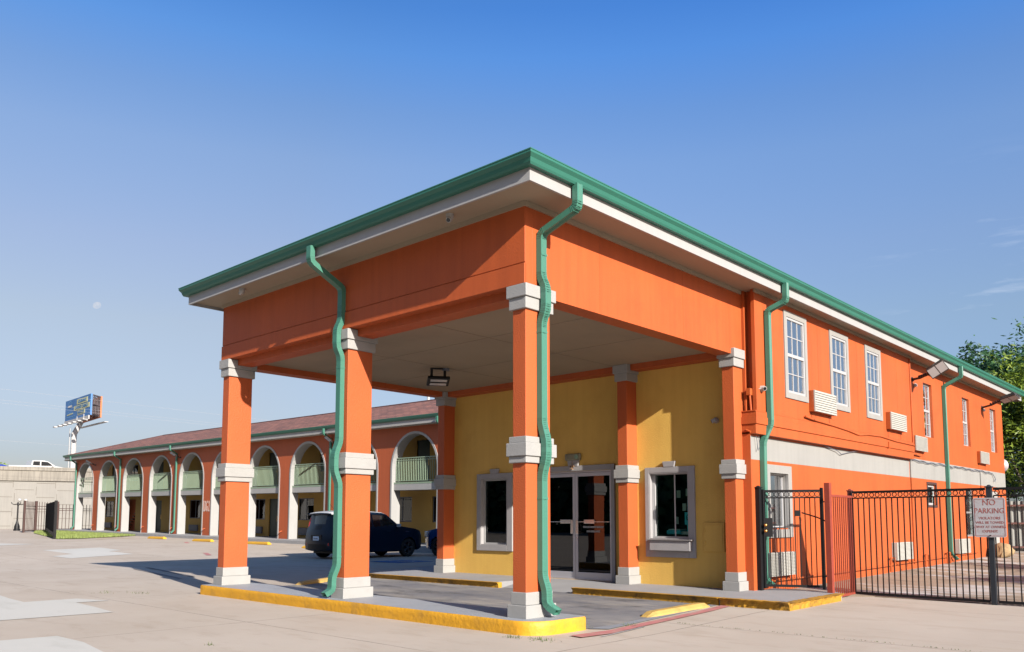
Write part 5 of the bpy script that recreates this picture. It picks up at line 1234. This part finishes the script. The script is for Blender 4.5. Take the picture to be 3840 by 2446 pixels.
simple_fence("driveway_gate", "rust-brown picket gate section nearest the lamp post", (12.07, 57.0), (13.49, 59.2), 2.15, 9, M_rust)
simple_fence("driveway_gate", "rust-brown picket gate section meeting the black screened leaf", (13.55, 59.25), (15.2, 59.9), 2.15, 8, M_rust)
simple_fence("screened_gate", "open gate leaf covered with solid black screening, end-on beside the grass", (14.1, 58.8), (8.79, 41.47), 2.0, 24, M_black, mesh=mat("black_screen", (.005, .004, .006), .9, spec=.05), pkr=.02)
simple_fence("picket_fence", "thin pale-brown picket fence before the retaining wall, left of the wing", (14.9, 60.2), (20.5, 62.2), 2.0, 20, M_rust)
lp = thing("street_lamp", "black ornamental lamp post with white globes at the far left", "street lamp", (13.66, 63.6, .57))
b = MB().lathe((13.66, 63.6, .57), [(.24, 0), (.24, .10), (.20, .15), (.19, .35), (.11, .55), (.10, .6), (.06, .75), (.055, 1.9), (.10, 1.95), (.08, 2.05), (.05, 2.15)], 12); b.build("post", M_black, lp, smooth=False)
for dx, dy in ((-.42, .1), (.42, -.1), (0.05, -.4)):
    MB().tube([(13.66, 63.6, 2.6), (13.66 + dx * .5, 63.6 + dy * .5, 2.52), (13.66 + dx * .95, 63.6 + dy * .95, 2.6), (13.66 + dx, 63.6 + dy, 2.72)], .025, 6).build("lamp_arm", M_black, lp)
for dx, dy, z in ((.0, -.1, 2.88), (.42, -.1, 2.86)):
    MB().lathe((13.72 + dx, 63.6 + dy, z - .13), [(0, 0), (.10, .03), (.145, .10), (.145, .16), (.10, .24), (0, .27)], 14).build("globe", M_plastic, lp, smooth=True)
M_grass = mat("grass_green", (.22, .27, .075), .9, var=.25, scale=1.2)
gpoly = [(8.75, 41.0), (9.85, 40.9), (11.4, 42.3), (13.0, 43.6), (14.72, 45.2), (14.72, 58), (15.2, 60.5), (13.5, 59), (11.9, 54.4), (10.0, 46.3)]
sheet("grass_bed", gpoly, M_grass, .03)
g = MB()
def inpoly(x, y, P_):
    c = False
    for i in range(len(P_)):
        (x0, y0), (x1, y1) = P_[i], P_[i-1]
        if (y0 > y) != (y1 > y) and x < (x1 - x0) * (y - y0) / (y1 - y0) + x0: c = not c
    return c
cnt = 0
while cnt < 9000:
    x, y = random.uniform(8.7, 15.2), random.uniform(40.9, 60.5)
    if not inpoly(x, y, gpoly): continue
    cnt += 1; a = random.uniform(0, 6.28); h = random.uniform(.06, .15); z = gz(x, y) + .02; dx, dy = .025 * math.cos(a), .025 * math.sin(a)
    g.f.append(tuple(g.ring([(x - dx, y - dy, z), (x + dx, y + dy, z), (x + random.uniform(-.05, .05), y + random.uniform(-.05, .05), z + h)])))
go = g.build("grass", mat("grass_blades", (.26, .33, .085), .8, var=.3, scale=4)); struct(go, "stuff")
# weeds in the pavement cracks
wd = MB()
for (x, y, n_, sp_r) in ((1.33, -.60, 60, .08), (-.33, -.55, 60, .10), (-.42, -.20, 40, .06), (-.9, 8.6, 40, .12), (-1.3, 9.2, 30, .15), (.95, -.12, 30, .06), (4.1, -.75, 20, .05), (-3.1, 1.8, 12, .03)):
    for k in range(n_):
        xx, yy = x + random.gauss(0, sp_r * (.25 if x > 1.9 and y < -1 else .7)), y + random.gauss(0, sp_r); a = random.uniform(0, 6.28); h = random.uniform(.012, .05)
        wd.f.append(tuple(wd.ring([(xx, yy, gz(xx, yy)), (xx + .008 * math.cos(a), yy + .008 * math.sin(a), gz(xx, yy)), (xx + random.uniform(-.02, .02), yy + random.uniform(-.02, .02), gz(xx, yy) + h)])))
for k in range(150):
    yy = -.9 - 3.6 * random.random() ** 1.4; xx = 1.955 + .012 * math.sin(yy * 5) + random.gauss(0, .006); a = random.uniform(0, 6.28); h = random.uniform(.004, .014)
    wd.f.append(tuple(wd.ring([(xx, yy, gz(xx, yy)), (xx + .006 * math.cos(a), yy + .012 * math.sin(a), gz(xx, yy)), (xx + random.uniform(-.01, .01), yy, gz(xx, yy) + h)])))
struct(wd.build("weeds", mat("weed_green", (.12, .17, .04), .8, var=.3)), "stuff")

# power lines and slender mast
M_wire = mat("weathered_wire", (.42, .42, .44), .8)
for i, (za, zb__) in enumerate(((11.105, 10.80), (10.286, 9.98), (10.06, 9.76), (7.267, 7.0))):
    x0, x1 = (-30, 70); f_ = lambda x: za + (zb__ - za) * (x - 11.9) / 17.7
    pts = [(x0 + (x1 - x0) * k / 16, 63, f_(x0 + (x1 - x0) * k / 16)) for k in range(17)]
    o = MB().tube(pts, .0065, 4).build("power_line", M_wire)
    tag(o, ["highest of the thin power lines crossing the sky in front of the billboard", "second highest of the thin power lines crossing the billboard", "third of the thin power lines, just under the second", "lowest power line, crossing the billboard pole above the wing roof"][i], "power line", "power lines across the sky")
ms = thing("light_mast", "slender pale mast rising behind the wing roof near the canopy corner", "mast", (24, 28.85, .3))
MB().cyl((24, 28.85, .3), (24, 28.85, 13), .09, .07, 8).build("mast_pole", M_steel, ms); MB().box(23.6, 24.4, 28.7, 29.0, 13, 13.15).build("lamp_head", M_steel, ms)

# moon
mo = bpy.data.materials.new("moon"); mo.use_nodes = True; n, l = mo.node_tree.nodes, mo.node_tree.links
for x in list(n):
    if x.type != 'OUTPUT_MATERIAL': n.remove(x)
em = n.new("ShaderNodeEmission"); em.inputs[0].default_value = (.95, .93, .95, 1); em.inputs[1].default_value = .36
tr_ = n.new("ShaderNodeBsdfTransparent"); mxs = n.new("ShaderNodeMixShader"); nz = n.new("ShaderNodeTexNoise"); nz.inputs["Scale"].default_value = .07
tcx = n.new("ShaderNodeTexCoord"); l.new(tcx.outputs["Object"], nz.inputs[0]); mr = n.new("ShaderNodeMapRange"); mr.inputs[1].default_value = .3; mr.inputs[2].default_value = .7; mr.inputs[3].default_value = .05; mr.inputs[4].default_value = .38
l.new(nz.outputs[0], mr.inputs[0]); l.new(mr.outputs[0], mxs.inputs[0]); l.new(tr_.outputs[0], mxs.inputs[1]); l.new(em.outputs[0], mxs.inputs[2])
l.new(mxs.outputs[0], [x for x in n if x.type == 'OUTPUT_MATERIAL'][0].inputs[0])
MD = Vector((.3411, .9122, .2269)); MO = Vector((-7.654, -6.823, 1.35)) + MD * 3000
b = MB(); b.lathe((0, 0, 0), [(0, -16), (8, -13.5), (13.5, -8), (16, 0), (13.5, 8), (8, 13.5), (0, 16)], 20)
moon = b.build("moon", mo, smooth=True); moon.location = MO; moon.scale = (.80, .80, .66); moon.rotation_euler = (0, R(-30), R(-20)); tag(moon, "faint pale gibbous moon in the sky at the left", "moon")

# ================================================================== TREES
def leafmat(name, c1, c2):
    m = bpy.data.materials.new(name); m.use_nodes = True; n, l = m.node_tree.nodes, m.node_tree.links; b = n["Principled BSDF"]; b.inputs["Roughness"].default_value = .55
    g = n.new("ShaderNodeNewGeometry"); r_ = n.new("ShaderNodeValToRGB"); r_.color_ramp.elements[0].color = (*c1, 1); r_.color_ramp.elements[1].color = (*c2, 1)
    l.new(g.outputs["Random Per Island"], r_.inputs[0]); l.new(r_.outputs[0], b.inputs["Base Color"])
    tl = n.new("ShaderNodeBsdfTranslucent"); l.new(r_.outputs[0], tl.inputs[0]); mx = n.new("ShaderNodeMixShader"); mx.inputs[0].default_value = .3
    l.new(b.outputs[0], mx.inputs[1]); l.new(tl.outputs[0], mx.inputs[2]); l.new(mx.outputs[0], [x for x in n if x.type == 'OUTPUT_MATERIAL'][0].inputs[0]); return m
M_bark = mat("bark", (.12, .09, .07), .9, var=.3, scale=6, bump=.5, bscale=20)
def tree(label, base, h, rad, seed, m, nl, leaf=.11, crown0=.25, group=None, squash=1.0, name="leafy_tree"):
    rnd = random.Random(seed); t = thing(name, label, "tree", base, group=group); base = Vector(base)
    tr = MB(); tips = []
    def grow(p, d, L, r, lv):
        n_ = 4; q = p
        for i in range(n_):
            d2 = (d + Vector((rnd.gauss(0, .13), rnd.gauss(0, .13), rnd.gauss(.03, .08)))).normalized(); q2 = q + d2 * L / n_
            tr.cyl(q, q2, r * (1 - .6 * i / n_), r * (1 - .6 * (i + 1) / n_), 6, cap=False); q, d = q2, d2
            if lv >= 2: tips.append((q.copy(), d.copy()))
        if lv < 4:
            for k in range(3 if lv < 3 else 2):
                a = rnd.uniform(0, 6.28); sp_ = rnd.uniform(.5, 1.0); o = d.orthogonal().normalized(); o2 = d.cross(o)
                grow(q, (d + (o * math.cos(a) + o2 * math.sin(a)) * sp_).normalized(), L * rnd.uniform(.62, .82), r * .45, lv + 1)
    for k in range(3): grow(base + Vector((rnd.gauss(0, .1), rnd.gauss(0, .1), -.1)), Vector((rnd.gauss(0, .25), rnd.gauss(0, .25), 1)).normalized(), h * .33, .09 + h * .008, 0)
    tr.build("trunk", M_bark, t, smooth=True)
    cen = base + Vector((0, 0, h * .6)); lf = MB(); clumps = []
    for q, d in tips:
        if (q - base).z > crown0 * h: clumps.append((q, .35))
    for k in range(int(40 * squash)):
        a, b_, c = rnd.gauss(0, 1), rnd.gauss(0, 1), rnd.gauss(0, 1); v = Vector((a, b_, c)).normalized() * rnd.uniform(.55, 1.05)
        clumps.append((cen + Vector((v.x * rad, v.y * rad, v.z * h * .42)), rnd.uniform(.35, .8)))
    for k in range(nl):
        c, s_ = clumps[rnd.randrange(len(clumps))]
        p = c + Vector((rnd.gauss(0, s_ * .55), rnd.gauss(0, s_ * .55), rnd.gauss(0, s_ * .45)))
        if p.z < base.z + crown0 * h * .6: continue
        d = Vector((rnd.gauss(0, 1), rnd.gauss(0, 1), rnd.gauss(-.2, .6))).normalized() * leaf * rnd.uniform(.7, 1.4); e = d.cross(Vector((rnd.gauss(0, 1), rnd.gauss(0, 1), rnd.gauss(0, 1)))).normalized() * leaf * .32
        lf.f.append(tuple(lf.ring([p - d, p + e, p + d, p - e])))
    lf.build("crown", m, t); return t
M_leaf1 = leafmat("bright_leaves", (.06, .115, .012), (.20, .27, .02)); M_leaf2 = leafmat("dark_leaves", (.015, .06, .02), (.05, .13, .05)); M_leaf3 = leafmat("mid_leaves", (.07, .12, .015), (.16, .24, .03))
tree("dark blue-green leafy tree rising above the far roof corner at the right edge", (34, -.7, .3), 9.4, 3.9, 3, M_leaf2, 75000, .125, group="trees behind the yard", squash=4)
tree("bright yellow-green tree standing just behind the far end of the orange building", (28.5, -.6, .3), 7.2, 2.8, 5, M_leaf1, 45000, .10, group="trees behind the yard", squash=3)
tree("low yellow-green treetop showing over the roof left of the taller trees", (32, 4.6, .3), 8.0, 1.3, 9, M_leaf1, 6000, .12, group="trees behind the yard", crown0=.5)
tree("deep green shrubby tree behind the white corrugated fence at the right edge", (27.5, -4.0, .3), 6.2, 2.4, 11, M_leaf3, 26000, .11, group="trees behind the yard", crown0=.15)
tree("leafy yard tree beyond the right edge casting dappled shade over the side yard", (15.5, -9.3, .1), 3.9, 2.6, 21, M_leaf3, 8000, .13, group="trees shading the yard")
tree("smaller leafy yard tree nearest the fence beyond the right edge", (11.0, -8.6, .1), 3.3, 1.6, 22, M_leaf3, 4000, .13, group="trees shading the yard")
tree("distant dark tree beyond the highway at the left edge", (25.2, 112, 3), 6.3, 2.2, 31, M_leaf3, 6000, .30, squash=2, crown0=.1)

rnd = random.Random(77); tl = MB()
for k in range(52000):
    y = rnd.uniform(-55, 130); top_ = 10.5 + 2.2 * math.sin(y * .23) + 1.4 * math.sin(y * .61 + 1); z = rnd.uniform(0, 1) ** .8 * top_
    p = Vector((-34 - rnd.uniform(0, 5) - 1.2 * math.sin(y * .4), y, z)); d = Vector((rnd.gauss(0, .4), rnd.gauss(0, 1), rnd.gauss(0, 1))).normalized() * .55; e = Vector((rnd.gauss(0, .3), -d.z, d.y)).normalized() * .35
    tl.f.append(tuple(tl.ring([p - d, p + e, p + d, p - e])))
o = tl.build("treeline", M_leaf2); struct(o, "stuff")

for o in bpy.data.objects:
    if "_org" in o.keys(): del o["_org"]
